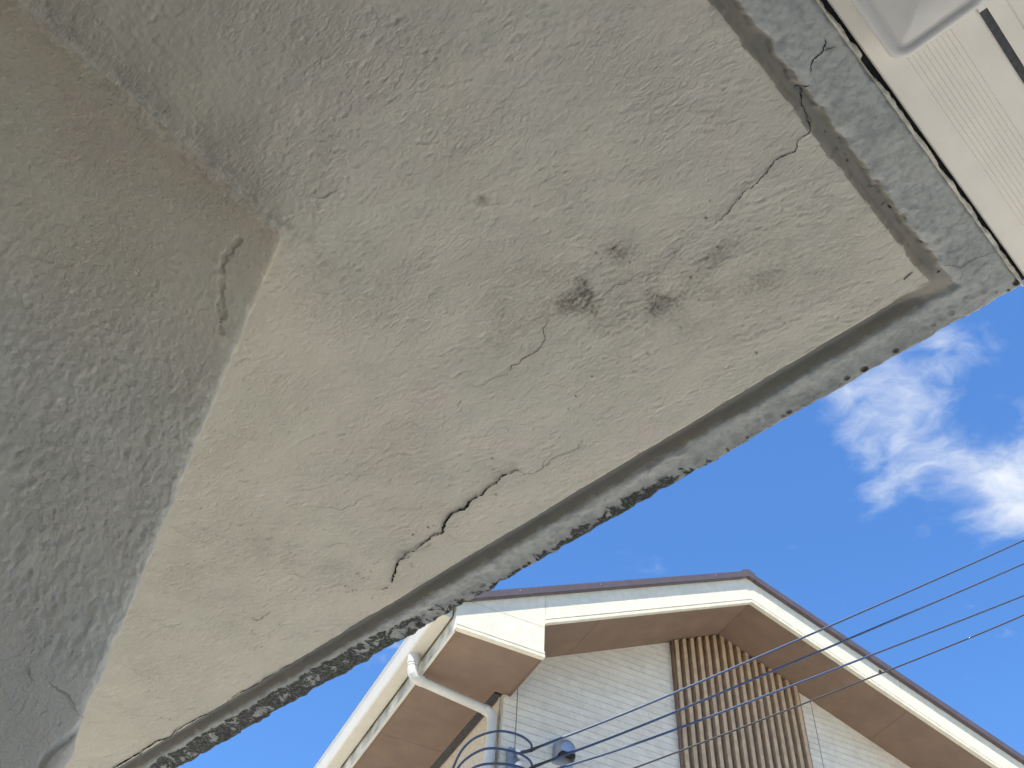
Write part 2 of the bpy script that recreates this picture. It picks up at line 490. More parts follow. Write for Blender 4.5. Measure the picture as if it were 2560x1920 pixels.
# ---------------------------------------------------------------- damage on the canopy: (a,b) in metres on its underside
CRACKS = [
  ([(0.5446,0.0667),(0.5511,0.0748),(0.5552,0.0843),(0.5567,0.0916),(0.567,0.1029)], 0.7, 1.6, 0.6, 0.76),
  ([(0.5594,0.0614),(0.5574,0.0691),(0.5556,0.0756)], 0.4, 1, 1.2, 0.7),
  ([(0.5791,0.1102),(0.5792,0.1148),(0.5787,0.1191),(0.5786,0.1217),(0.5775,0.1243),(0.5779,0.1285)], 1.1, 1.3, 0.5, 0.85),
  ([(0.5819,0.121),(0.5856,0.1223),(0.5889,0.123),(0.5899,0.1256),(0.5926,0.1262),(0.5956,0.1275),(0.5982,0.1296)], 0.7, 1, 0.8, 0.8),
  ([(0.5814,0.1212),(0.5972,0.1289),(0.6101,0.1327),(0.6225,0.1375),(0.6335,0.1441),(0.6333,0.1508),(0.6331,0.1574),(0.6424,0.1658),(0.6431,0.1731),(0.6416,0.179),(0.6396,0.1875),(0.6392,0.1942),(0.6422,0.2031),(0.6445,0.2088),(0.6476,0.222),(0.6506,0.2312),(0.6498,0.2407),(0.6545,0.2524),(0.6585,0.2697),(0.6648,0.2798),(0.6653,0.2905),(0.6649,0.2977),(0.669,0.3041)], 0.6, 1.3, 0.8, 0.9),
  ([(0.6693,0.3449),(0.6698,0.3686),(0.6756,0.3817),(0.6828,0.3957),(0.6782,0.4105),(0.6736,0.4254),(0.669,0.4403),(0.662,0.4629),(0.6636,0.4751),(0.664,0.4865)], 0.3, 0.5, 0.9, 0.55),
  ([(0.6509,0.5735),(0.6553,0.5822),(0.6583,0.5897),(0.6657,0.5933),(0.6727,0.6001),(0.679,0.6157),(0.6804,0.6255),(0.68,0.6355),(0.6818,0.6545),(0.6842,0.6759)], 0.5, 0.9, 1, 0.75),
  ([(0.6842,0.6759),(0.6834,0.6877),(0.6785,0.7158),(0.6739,0.7299),(0.6642,0.743)], 0.6, 0.5, 0.3, 0.5),
  ([(0.8535,0.6713),(0.8661,0.6922),(0.8663,0.7105),(0.8622,0.7218),(0.8611,0.7357),(0.8649,0.75),(0.8666,0.7701),(0.8655,0.7844)], 0.3, 0.7, 0.9, 0.7),
  ([(0.8552,0.7494),(0.8586,0.7578),(0.8659,0.7677)], 0.4, 0.7, 0.6, 0.7),
  ([(0.8655,0.7844),(0.8598,0.7948),(0.8498,0.7977),(0.8423,0.7988)], 0.5, 0.6, 0.8, 0.6),
  ([(0.8423,0.7988),(0.8417,0.8079),(0.8389,0.8159),(0.8378,0.8257),(0.8402,0.8337),(0.8445,0.8434),(0.8425,0.8526),(0.8431,0.8618),(0.8455,0.8687),(0.8477,0.8759),(0.8468,0.8858),(0.8469,0.8972),(0.8479,0.9062),(0.8523,0.9143),(0.8548,0.9215),(0.8571,0.9289),(0.8527,0.9372),(0.8515,0.9464),(0.8525,0.9556),(0.8561,0.9652),(0.86,0.9744),(0.8645,0.9794),(0.8732,0.9898),(0.8756,0.9963),(0.875,1.0021),(0.8719,1.0068),(0.8706,1.015),(0.8736,1.0243),(0.8747,1.0318),(0.8741,1.0399),(0.8752,1.0497),(0.877,1.0624),(0.8744,1.0708),(0.8732,1.0784),(0.876,1.0901),(0.8795,1.1047)], 1, 3.6, 1, 1),
  ([(0.8831,1.0772),(0.8826,1.0877),(0.879,1.0976),(0.8805,1.1057),(0.8852,1.1127),(0.8896,1.1203),(0.8952,1.1272),(0.9,1.1367),(0.9052,1.1419),(0.914,1.1545)], 1.4, 2.6, 2.4, 1),
  ([(0.9198,1.1713),(0.9179,1.1777),(0.9184,1.1852)], 2.2, 1.8, 1.2, 1),
  ([(0.9218,1.2121),(0.924,1.2191)], 0.8, 1, 0.5, 0.7),
  ([(0.6952,0.9425),(0.6984,0.9334),(0.6989,0.9278),(0.6983,0.921),(0.7056,0.9162),(0.716,0.9082)], 0.3, 0.7, 0.4, 0.5),
  ([(0.6976,1.0185),(0.6937,1.0102),(0.6942,1.0043),(0.6964,1.0003)], 0.4, 0.7, 0.4, 0.5),
  ([(0.6999,1.1314),(0.6992,1.1239),(0.7026,1.114),(0.7108,1.105),(0.7193,1.0964),(0.7315,1.074),(0.736,1.0634),(0.732,1.0561),(0.73,1.0483),(0.7349,1.0318),(0.7385,1.0205)], 0.3, 0.5, 0.3, 0.45),
  ([(0.7771,1.1799),(0.7808,1.17),(0.7825,1.1604),(0.7877,1.1522),(0.7949,1.1461)], 0.3, 0.7, 0.3, 0.55),
  ([(0.7803,1.0331),(0.7804,1.0246),(0.7832,1.0189),(0.798,1.0038),(0.8077,0.9879)], 0.3, 0.5, 0.3, 0.4),
  ([(0.6785,0.7692),(0.6816,0.7766),(0.6879,0.7832)], 0.5, 0.7, 0.4, 0.6),
  ([(0.7715,1.2857),(0.786,1.2829),(0.8044,1.2793)], 0.3, 0.5, 0.3, 0.4),
  ([(0.9106,0.1059),(0.9124,0.1014),(0.9163,0.0978),(0.9224,0.094),(0.9285,0.0902),(0.9286,0.0848),(0.9272,0.0787),(0.9278,0.0695),(0.9309,0.0576),(0.9322,0.0489),(0.9345,0.0414)], 0.9, 0.7, 0.5, 0.6),
  ([(0.9285,0.0902),(0.9363,0.0926),(0.9433,0.0987),(0.9512,0.1013)], 0.4, 0.6, 0.3, 0.4),
  ([(0.8483,0.1879),(0.8482,0.1821),(0.8476,0.1732),(0.8466,0.1685),(0.8511,0.161)], 0.4, 0.6, 0.3, 0.45),
  ([(0.8756,0.1887),(0.8749,0.1797),(0.8735,0.1718),(0.8735,0.1633),(0.8762,0.1563)], 0.3, 0.5, 0.3, 0.35),
  ([(0.9011,0.1575),(0.899,0.1528),(0.8972,0.1477),(0.8973,0.1414)], 1.2, 2.4, 0.8, 0.5),
  ([(0.4698,0.5501),(0.4655,0.5461),(0.4629,0.5412),(0.4613,0.5328),(0.4582,0.5286),(0.4576,0.5226)], 0.4, 0.6, 0.3, 0.4),
  ([(0.4459,0.5603),(0.4515,0.555),(0.4583,0.5491)], 0.4, 0.5, 0.3, 0.35),
  ([(0.5561,0.5589),(0.5564,0.5548),(0.5642,0.5528),(0.5636,0.5436),(0.5637,0.5349),(0.5634,0.5243)], 0.4, 0.6, 0.3, 0.4),
  ([(0.4571,0.5153),(0.4611,0.5071),(0.4633,0.4989),(0.464,0.4936)], 0.4, 0.9, 0.3, 0.3),
  ([(0.9755,2.0942),(0.9758,2.0673),(0.9753,2.029),(0.9729,1.9939),(0.9708,1.9544),(0.9704,1.9178),(0.9769,1.8908),(0.9676,1.8535)], 2, 2.4, 1.2, 1),
  ([(0.9782,2.0012),(0.9753,1.9841)], 1.5, 1.5, 0.8, 1),
  ([(0.9776,1.8917),(0.9801,1.8774),(0.973,1.8596),(0.9695,1.8509)], 1.6, 1.6, 1, 1),
  ([(0.9695,1.8509),(0.9693,1.8112),(0.9689,1.7767),(0.9703,1.7592),(0.9764,1.7477)], 1.2, 1.4, 0.8, 0.9),
  ([(0.9739,1.7399),(0.9759,1.7141)], 1.2, 1.2, 0.7, 0.9),
  ([(0.9773,1.7072),(0.9764,1.6982),(0.9724,1.6909),(0.9683,1.6821)], 1.4, 1.4, 0.8, 0.95),
  ([(0.9664,1.6696),(0.9644,1.6351),(0.9664,1.6058),(0.9636,1.5536)], 0.8, 1.3, 0.8, 0.9),
  ([(0.9709,1.6103),(0.9669,1.6019)], 1.5, 1.5, 0.8, 0.9),
  ([(0.9636,1.5536),(0.9635,1.5014),(0.9655,1.4568),(0.966,1.4448),(0.9633,1.4333)], 0.9, 1.3, 0.9, 0.9),
  ([(0.9738,1.4535),(0.9815,1.4663),(0.9859,1.4798)], 0.5, 0.6, 0.3, 0.5),
  ([(0.965,1.4311),(0.9627,1.375),(0.9602,1.3242),(0.9582,1.2672),(0.9585,1.2291),(0.958,1.1946)], 0.6, 1, 0.5, 0.85),
  ([(0.57,1.3559),(0.5789,1.3509),(0.6118,1.3494),(0.6312,1.341),(0.6389,1.3068),(0.6551,1.2944),(0.6843,1.2816),(0.7082,1.2675),(0.7482,1.2665)], 0.3, 0.5, 0.3, 0.25),
  ([(0.5775,1.1756),(0.5848,1.1692),(0.5892,1.1593)], 0.5, 0.9, 0.4, 0.45),
  ([(0.5792,1.28),(0.5787,1.2713)], 0.8, 0.8, 0.4, 0.6),
  ([(0.6752,1.5137),(0.6808,1.4973)], 0.4, 0.8, 0.3, 0.4),
  ([(0.7401,1.6445),(0.7365,1.6145),(0.7413,1.5837),(0.7484,1.5503),(0.7633,1.5214)], 0.3, 0.6, 0.3, 0.35),
  ([(0.7343,1.7598),(0.7537,1.7608),(0.7737,1.7558),(0.8069,1.7554),(0.8409,1.7489)], 0.3, 0.7, 0.3, 0.3),
  ([(0.8826,1.9009),(0.8884,1.8811),(0.9015,1.8578)], 0.3, 0.6, 0.3, 0.4),
  ([(0.8279,1.4376),(0.8352,1.4349),(0.8344,1.4168),(0.8344,1.3942)], 0.8, 1, 0.6, 0.7),
  ([(0.7767,1.2727),(0.794,1.2764),(0.8255,1.264)], 0.3, 0.5, 0.3, 0.3),
  ([(0.3095,0.69),(0.3118,0.6744),(0.3135,0.6583),(0.317,0.6425)], 0.4, 1.6, 0.5, 0.22),
  ([(0.5241,0.7303),(0.5317,0.7146)], 0.4, 0.8, 0.4, 0.4),
]
SPOTS = [(0.8286,1.1775),(0.8596,1.1455),(0.8602,1.137),(0.8614,1.1704),(0.8691,1.1645),(0.8602,1.1877),(0.8673,1.1905),(0.8807,1.1813),(0.8747,1.189),(0.8678,1.2098),(0.8704,1.2267),(0.8758,1.2278),(0.8851,1.2281),(0.8884,1.2222),(0.8815,1.2409),(0.9,1.0938),(0.9061,1.0976),(0.8897,0.9906),(0.8531,0.9939),(0.8506,1.0042),(0.8487,1.0152),(0.8462,1.0278),(0.8369,1.0359),(0.8408,1.0419),(0.8478,1.0381),(0.8025,0.8156),(0.8197,0.8291),(0.8637,0.8624),(0.8581,1.1281),(0.8937,1.4906),(0.8496,1.4679),(0.8438,1.4399),(0.825,1.4363),(0.8711,1.4115),(0.8677,1.4054),(0.8825,1.454),(0.8898,1.4373),(0.922,1.8477),(0.9365,1.8372),(0.8311,1.1788),(0.8694,1.231),(0.8838,1.2386),(0.8872,1.2309),(0.7823,0.6301),(0.8048,0.6169),(0.7746,0.5214),(0.7857,0.4988),(0.8061,0.5171),(0.7537,0.3888),(0.7768,0.4355),(0.8686,0.2998),(0.8622,0.3191),(0.8832,0.3785),(0.6833,0.4066),(0.7159,0.376),(0.6944,0.3566),(0.6702,0.3704),(0.6053,0.4515),(0.7152,0.662),(0.7603,0.609),(0.7683,0.5881),(0.7957,0.655),(0.7857,0.6967),(0.801,0.8144),(0.6452,0.4255),(0.6309,0.4452),(0.6171,0.453),(0.6213,0.4569),(0.6132,0.4285),(0.6112,0.4331),(0.6705,0.1198),(0.7566,0.1204),(0.7606,0.1199),(0.7973,0.1194),(0.7536,0.1241),(0.8647,0.1126),(0.919,0.1161),(0.9223,0.1479),(0.6529,0.1288),(0.6825,0.1299),(0.6855,0.1262),(0.6962,0.1257),(0.7048,0.1278),(0.6885,-0.0826),(0.6349,0.2893),(0.653,0.3076),(0.685,0.2962),(0.6992,0.3208),(0.822,0.1218),(0.7882,0.1235),(0.7962,0.1189),(0.8641,0.1124),(0.9193,0.1158),(0.9956,0.0717),(0.863,0.1284)]
STAINS = [(0.6314,0.4956,0.0111,1.0),(0.647,0.505,0.0114,0.8),(0.643,0.534,0.0151,1.0),(0.6574,0.5261,0.0176,1.0),(0.6653,0.5066,0.0151,0.8),(0.7143,0.437,0.0125,1.0),(0.7302,0.4393,0.0151,1.0),(0.7357,0.4156,0.015,0.7),(0.6948,0.4754,0.0201,0.45),(0.6396,0.5774,0.018,0.45),(0.6913,0.5239,0.0153,0.5),(0.7224,0.471,0.0228,0.4),(0.6709,0.3694,0.0096,0.6),(0.6266,0.4145,0.0145,0.6),(0.6166,0.4311,0.012,0.6),(0.6379,0.4322,0.0146,0.4),(0.6735,0.4071,0.0147,0.3),(0.7299,0.3753,0.022,0.45),(0.7572,0.3702,0.0197,0.35),(0.7787,0.2971,0.0291,0.3),(0.781,0.3128,0.0243,0.3),(0.8587,0.3184,0.02,0.25),(0.72,0.5139,0.023,0.3),(0.6393,0.6594,0.0316,0.3),(0.805,0.513,0.0314,0.25),(0.7109,0.3387,0.0192,0.4),(0.7035,0.3165,0.0167,0.4)]
HALOS = [(0.4124,0.7437,0.0615,0.28),(0.3548,0.7625,0.0389,0.3),(0.4499,0.7508,0.0453,0.2),(0.6982,0.9195,0.0702,0.16),(0.621,0.6857,0.0756,0.14),(0.8123,0.4615,0.1082,0.14),(0.784,0.2902,0.0694,0.22),(0.7777,0.2676,0.0424,0.2),(0.5951,0.5207,0.0656,0.3),(0.7225,0.4385,0.0827,0.28),(0.6119,0.4101,0.0582,0.22),(0.6027,0.5853,0.0616,0.25),(0.6376,0.6537,0.0579,0.2),(0.6784,1.294,0.0778,0.22),(0.7377,1.2351,0.0635,0.2),(0.8495,1.212,0.0431,0.25),(0.2781,0.4314,0.0431,0.15),(0.4049,0.319,0.0527,0.12),(0.2884,0.3888,0.0284,0.18)]

# ================================================================ ground
gm = bpy.data.meshes.new('ground')
gm.from_pydata([(-300, -300, 0), (300, -300, 0), (300, 300, 0), (-300, 300, 0)], [], [(0, 1, 2, 3)])
gm.materials.append(M_GROUND)
ground = bpy.data.objects.new('ground', gm)
col.objects.link(ground)
tag(ground, kind='structure')

# ================================================================ the canopy overhead
AO, AG, AI = 1.0055, 0.9480, 0.9180          # front: outer edge, groove outer lip, groove inner lip (along a)
BO, BG, BI = 0.0525, 0.1165, 0.1445          # side: the same, along b
WALL_B, WALL_A = 0.760, 0.320                # stucco wall face and its outer corner

canopy = Frame('concrete_canopy', AS, (0.0, 1.2, HS), 'cracked beige rendered concrete canopy with grey painted edge overhead', 'canopy')


def warp(ag, bg):
    """slightly out-of-square slab: the front and side edges are a touch askew"""
    wf = sstep(ag, 0.30, 0.85)
    wr = 1.0 - sstep(bg, 0.18, 0.50)
    return ag + 0.0305 * bg * wf, bg - 0.0235 * (ag - 0.5) * wr


def unwarp(a, b):
    ag, bg = a.copy(), b.copy()
    for _ in range(6):
        wa, wb = warp(ag, bg)
        ag += a - wa
        bg += b - wb
    return ag, bg


def groove_s(ag, bg):
    sf = (ag - AI) / (AG - AI)
    sr = (BI - bg) / (BI - BG)
    return np.maximum(sf, sr), sf, sr


def stain_field(a, b):
    s = np.zeros_like(a)
    for (ca, cb, r, k) in STAINS:
        s += k * np.exp(-((a - ca) ** 2 + (b - cb) ** 2) / (1.10 * r) ** 2)
    return s


MAIN = [c for c in CRACKS if c[2] >= 1.25 and c[4] >= 0.88 and min(p[1] for p in c[0]) > 0.1]


def height(ag, bg, a, b):
    """relief of the underside, positive = hangs lower"""
    s, sf, sr = groove_s(ag, bg)
    jit = 0.16 * fbm(a * 38, b * 38, 3, 0.55, 31)
    jf = np.where(sf > sr, 0.30, 1.0)
    inner = s + 0.4 * jit * jf
    outer = s + jit * jf * 1.1
    # trowelled render: strokes along b, coarser orange-peel toward the wall
    stroke = fbm(a * 150 + 0.35 * b * 150, b * 52, 4, 0.6, 3)
    peel = fbm(a * 120, b * 120, 3, 0.5, 11)
    broad = fbm(a * 9, b * 7, 3, 0.5, 21)
    mix = sstep(a + 0.25 * fbm(a * 4, b * 4, 2, 0.5, 5), 0.30, 0.62)
    patchy = 0.35 + 0.75 * sstep(fbm(a * 6.5, b * 6.5, 3, 0.5, 41), -0.35, 0.5)
    soff = 0.00042 * stroke * mix * patchy + 0.00048 * peel * (1 - mix * 0.75) + 0.0022 * broad
    pits = np.clip(fbm(a * 115 + 20 * b, b * 70, 3, 0.6, 45) - 0.38, 0, 1)
    soff -= 0.0017 * pits * patchy
    # ridged trowel marks
    ridg = 1.0 - np.abs(fbm(a * 105 + 0.3 * b * 105, b * 38, 3, 0.6, 51))
    soff += 0.0011 * np.clip(ridg - 0.72, 0, 1) * patchy * mix
    st = stain_field(a, b)
    worm = np.abs(fbm(a * 95, b * 95, 3, 0.5, 61))
    soff += np.clip(st, 0, 1.2) * (0.0019 * (worm - 0.28) + 0.0010 * fbm(a * 190, b * 190, 2, 0.5, 62))
    # filled patch with a shallow dimple
    d = np.hypot(a - 0.4429, b - 0.5155)
    soff -= 0.0022 * np.exp(-(d / 0.0075) ** 2)
    soff += 0.0008 * np.exp(-((d - 0.013) / 0.005) ** 2)
    # crease running off the wall corner
    u = np.clip(((a - 0.3094) * 0.0071 + (b - 0.6899) * (-0.0474)) / (0.0071 ** 2 + -0.0474 ** 2), 0, 1)
    dc = np.hypot(a - 0.3094 - 0.0071 * u, b - 0.6899 - (-0.0474) * u)
    soff -= 0.0014 * np.exp(-(dc / 0.0045) ** 2) * (0.4 + 0.6 * np.sin(np.pi * u))
    soff += 0.0008 * np.exp(-((dc - 0.009) / 0.005) ** 2)
    # soft cove where the ceiling meets the wall
    dw = WALL_B - b
    rc = 0.020 + 0.004 * fbm(a * 14, a * 0 + 6.6, 3, 0.5, 46)
    q = np.clip(np.maximum(dw, 0.26 * rc), 0, rc)
    cov = (rc - np.sqrt(np.maximum(rc * rc - (rc - q) ** 2, 0))) * (1 - sstep(a, WALL_A - 0.035, WALL_A + 0.004))
    soff += cov
    # groove
    fade = 1.0 - 0.95 * np.exp(-(((ag - AG + 0.010) ** 2 + (bg - BG - 0.012) ** 2) / 0.046 ** 2) ** 1.5)
    deep = sstep(inner, -0.03, 0.34) * (1 - sstep(outer, 0.62, 1.02))
    side = 0.0150 * deep * fade
    # grey border: a swollen rim by the groove, rough towards the drip edge
    bd = sstep(outer, 0.85, 1.12)
    rim = np.exp(-((outer - 1.3) / 0.35) ** 2) * 0.0018 * (1 + 0.9 * fbm(a * 30, b * 30, 3, 0.5, 71))
    rough = 0.0006 * fbm(a * 110, b * 110, 4, 0.6, 81) + 0.0009 * fbm(a * 22, b * 22, 3, 0.5, 82)
    h = soff * (1 - bd) * (1 - 0.75 * deep) - side + bd * (0.0015 + rim + rough)
    for pts, w0, w1, w2, dk in MAIN:
        P = np.array(pts)
        lo, hi = P.min(0) - 0.03, P.max(0) + 0.03
        mk = (a > lo[0]) & (a < hi[0]) & (b > lo[1]) & (b < hi[1])
        if not mk.any():
            continue
        aa, bb = a[mk], b[mk]
        best = np.full(aa.shape, 9.0); sgn = np.zeros(aa.shape)
        for (p, q) in zip(P[:-1], P[1:]):
            v = q - p; L = v @ v + 1e-12
            tt = np.clip(((aa - p[0]) * v[0] + (bb - p[1]) * v[1]) / L, 0, 1)
            dx, dy = aa - p[0] - tt * v[0], bb - p[1] - tt * v[1]
            dd = np.hypot(dx, dy)
            cl = dd < best
            best = np.where(cl, dd, best)
            sgn = np.where(cl, np.sign(v[0] * dy - v[1] * dx), sgn)
        h[mk] += sgn * 0.00045 * w1 * np.exp(-best / 0.007) + 0.0003 * w1 * np.exp(-best / 0.004)
    return h


def hz(P, off):
    """world heights just under the relief at points (a,b)"""
    P = np.array(P, float)
    ag, bg = unwarp(P[:, 0], P[:, 1])
    return HS - height(ag, bg, P[:, 0], P[:, 1]) - off


def axis(fine0, fine1, d0, d1, coarse0, coarse1, cstep=0.05):
    out = [fine0]
    while out[-1] < fine1:
        t = (out[-1] - fine0) / (fine1 - fine0)
        out.append(out[-1] + d0 + (d1 - d0) * t)
    out[-1] = fine1
    pre = list(np.arange(coarse0, fine0 - 0.01, cstep))
    post = list(np.arange(fine1 + cstep, coarse1, cstep))
    return np.array(pre + out + post)


AX = axis(-0.17, AO, 0.0019, 0.0017, -2.6, AO)
BX = axis(BO, 2.28, 0.0016, 0.0034, BO, 3.3)
NA, NB = len(AX), len(BX)
AGg, BGg = np.meshgrid(AX, BX, indexing='ij')
AGg, BGg = AGg.ravel(), BGg.ravel()
Aw, Bw = warp(AGg, BGg)
# ragged drip edges
ef = sstep(AGg, AO - 0.02, AO)
Aw = Aw + ef * (0.0028 * fbm(Bw * 32, Bw * 0 + 3.3, 4, 0.6, 91) * (0.6 + 0.9 * sstep(Bw, 0.3, 1.4)) + 0.0018 * fbm(Bw * 9, Bw * 0 + 1.7, 2, 0.5, 92))
er = 1 - sstep(BGg, BO, BO + 0.02)
Bw = Bw + er * (0.0022 * fbm(Aw * 42, Aw * 0 + 5.1, 4, 0.6, 93))
Hh = height(AGg, BGg, Aw, Bw)
# drip edges round upward
Hh -= 0.004 * sstep(AGg, AO - 0.006, AO) ** 2 + 0.004 * (1 - sstep(BGg, BO, BO + 0.006)) ** 2
CV = np.stack([Aw, Bw, HS - Hh], 1)
s_all, sf_all, sr_all = groove_s(AGg, BGg)

st = stain_field(Aw, Bw)
stain = np.clip(0.80 * st * (0.55 + 0.75 * sstep(fbm(Aw * 26, Bw * 26, 4, 0.6, 101), -0.4, 0.6)) - 0.08, 0, 1.0)
# old dirt: faint greyish drift across the middle, wall corner crease; also a darker dimple
stain += 0.10 * sstep(fbm(Aw * 3.2, Bw * 3.2, 3, 0.5, 104), 0.05, 0.7)
stain += 0.55 * np.exp(-((Aw - 0.4429) ** 2 + (Bw - 0.5155) ** 2) / 0.008 ** 2)
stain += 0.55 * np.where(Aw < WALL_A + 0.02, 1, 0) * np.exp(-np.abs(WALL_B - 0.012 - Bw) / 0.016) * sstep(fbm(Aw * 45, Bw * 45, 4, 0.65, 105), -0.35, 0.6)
for (ca, cb, r, k) in HALOS:
    stain += 0.62 * k * np.exp(-((Aw - ca) ** 2 + (Bw - cb) ** 2) / r ** 2) * (0.5 + 0.8 * sstep(fbm(Aw * 22, Bw * 22, 4, 0.65, 108), -0.4, 0.5))
# smooth grey tone in the front groove, stronger to the far end
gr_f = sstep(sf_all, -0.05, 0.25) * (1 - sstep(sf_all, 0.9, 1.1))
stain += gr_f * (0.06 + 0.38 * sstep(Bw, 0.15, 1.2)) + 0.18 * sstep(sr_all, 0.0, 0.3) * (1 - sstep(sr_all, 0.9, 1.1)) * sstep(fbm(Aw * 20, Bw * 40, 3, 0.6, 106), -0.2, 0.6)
cdist = np.hypot(AGg - AG + 0.005, BGg - BG - 0.01)
stain += 0.35 * np.exp(-(cdist / 0.03) ** 2) * sstep(fbm(Aw * 60, Bw * 60, 4, 0.6, 107), -0.2, 0.5)
# damp dirt that has crept out of the cracks
for pts, w0, w1, w2, dk in CRACKS:
    if dk < 0.5: continue
    P = np.array(pts)
    lo, hi = P.min(0) - 0.03, P.max(0) + 0.03
    mk = np.nonzero((Aw > lo[0]) & (Aw < hi[0]) & (Bw > lo[1]) & (Bw < hi[1]))[0]
    aa, bb = Aw[mk], Bw[mk]
    best = np.full(aa.shape, 9.0)
    for p, q in zip(P[:-1], P[1:]):
        v = q - p
        tt = np.clip(((aa - p[0]) * v[0] + (bb - p[1]) * v[1]) / (v @ v + 1e-12), 0, 1)
        best = np.minimum(best, np.hypot(aa - p[0] - tt * v[0], bb - p[1] - tt * v[1]))
    stain[mk] += 0.30 * dk * np.exp(-best / 0.0045) * sstep(fbm(aa * 55, bb * 55, 3, 0.6, 109), -0.35, 0.5)
dark = np.zeros_like(Aw)
for i, (ca, cb) in enumerate(SPOTS):
    r = 0.0009 + 0.0013 * ((i * 37) % 11) / 10.0
    mk = (np.abs(Aw - ca) < 0.01) & (np.abs(Bw - cb) < 0.01)
    jx = 1.0 + 0.5 * math.sin(i * 2.1)
    dark[mk] += (0.55 + 0.4 * ((i * 53) % 7) / 6.0) * np.exp(-(((Aw[mk] - ca) / jx) ** 2 + ((Bw[mk] - cb) * jx) ** 2) / r ** 2)
mk = np.hypot(Aw - 0.4435, Bw - 0.5150) < 0.006
dark[mk] += np.exp(-(np.hypot(Aw[mk] - 0.4435, Bw[mk] - 0.5150) / 0.0012) ** 2)
# the two dark smudges by the corner of the border
for ca, cb, ra, rb, k in ((0.981, 0.108, 0.006, 0.005, 0.8), (0.984, 0.094, 0.003, 0.016, 0.35), (0.992, 0.150, 0.010, 0.006, 0.35)):
    nz = 0.6 + 0.6 * fbm(Aw * 90, Bw * 90, 3, 0.6, 111)
    dark += k * nz.clip(0, 1.2) * np.exp(-((Aw - ca) / ra) ** 2 - ((Bw - cb) / rb) ** 2)
bfrac = np.clip((AGg - AG) / (AO - AG), 0, 1)            # 0 at groove lip, 1 at drip edge
wob = 0.10 * fbm(Bw * 14, Bw * 0 + 9.1, 3, 0.55, 151)
moss = 0.24 + 0.12 * sstep(Bw, 0.35, 0.8) + 0.30 * sstep(Bw, 1.0, 1.35) + 0.40 * np.exp(-((Bw - 0.70) / 0.14) ** 2)
moss *= sstep(bfrac + wob, 0.42 - 0.44 * sstep(Bw, 0.95, 1.35) - 0.25 * np.exp(-((Bw - 0.72) / 0.12) ** 2), 0.72 - 0.50 * sstep(Bw, 0.95, 1.4))
moss += 0.16 * sstep(bfrac, 0.72, 1.0) * sstep(Bw, 0.30, 0.8)
moss -= 0.10 * np.exp(-((bfrac - 0.62 + wob) / 0.14) ** 2)
moss = np.where(bfrac > 0, moss, 0)
edge = sstep(bfrac, 0.55, 0.95) + 0.25 * sstep(bfrac, 0.1, 0.5)
scuff = 0.35 * np.exp(-((s_all - 1.25) / 0.4) ** 2) + 0.2
grime_dim = np.where(sf_all > 0.9, 0.30 + 0.45 * sstep(bfrac, 0.2, 0.9), 0.08) * sstep(Bw, 0.07, 0.2)  # front border darkened by grime, partly to offset its strong light
ATT = dict(stain=stain, dark=dark, moss=moss, edge=edge, scuff=scuff, grime_dim=grime_dim)

ii, jj = np.meshgrid(np.arange(NA - 1), np.arange(NB - 1), indexing='ij')
ii, jj = ii.ravel(), jj.ravel()
i0 = ii * NB + jj
QUADS = np.stack([i0, i0 + 1, i0 + NB + 1, i0 + NB], 1)   # seen from below
ca_, cb_ = Aw[QUADS].mean(1), Bw[QUADS].mean(1)
sq = s_all[QUADS].mean(1) + 0.10 * fbm(ca_ * 38, cb_ * 38, 3, 0.55, 31)
keep = ~((ca_ < WALL_A - 0.03) & (cb_ > WALL_B + 0.03))
soffit_o = canopy.add('soffit', sub_grid('soffit', CV, QUADS[keep & (sq < 0.02)], dict(stain=stain, dark=dark)), M_SOFFIT)
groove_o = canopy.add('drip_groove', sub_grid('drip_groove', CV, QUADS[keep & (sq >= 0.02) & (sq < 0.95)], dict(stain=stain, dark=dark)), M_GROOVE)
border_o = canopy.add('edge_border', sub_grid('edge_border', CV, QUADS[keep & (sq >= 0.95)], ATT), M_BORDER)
# outer faces of the slab, following the ragged drip edges
fi = (NA - 1) * NB + np.arange(NB)
ri = np.arange(NA) * NB
def skirt(idx, n):
    base = CV[idx]
    top = base.copy(); top[:, 2] = HS + 0.13
    mid = base.copy(); mid[:, 2] = HS + 0.03
    V = np.concatenate([base, mid, top])
    k = np.arange(n - 1)
    Q = np.concatenate([np.stack([k, k + 1, n + k + 1, n + k], 1), np.stack([n + k, n + k + 1, 2 * n + k + 1, 2 * n + k], 1)])
    z = np.zeros(len(V))
    return big_mesh('face', V, Q, dict(stain=z, dark=z, moss=z + 0.25, edge=z + 0.5, scuff=z, grime_dim=z + 0.4))
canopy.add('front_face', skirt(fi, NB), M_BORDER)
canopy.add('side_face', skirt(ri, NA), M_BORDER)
canopy.add('slab_body', prism([(-2.6, HS + 0.022), (AO - 0.006, HS + 0.022), (AO - 0.006, HS + 0.14), (-2.6, HS + 0.14)], BO + 0.024, 3.28), M_CONCRETE)


# ---- cracks: jagged strips on the surface; void darkness and dirt are painted colour
def jag(P, rng, depth=2, amp=0.14):
    P = [np.array(p) for p in P]
    for _ in range(depth):
        out = [P[0]]
        for p, q in zip(P[:-1], P[1:]):
            v = q - p
            m = (p + q) / 2 + np.array([-v[1], v[0]]) * rng.normal(0, amp)
            out += [m, q]
        P = out
    return np.array(P)


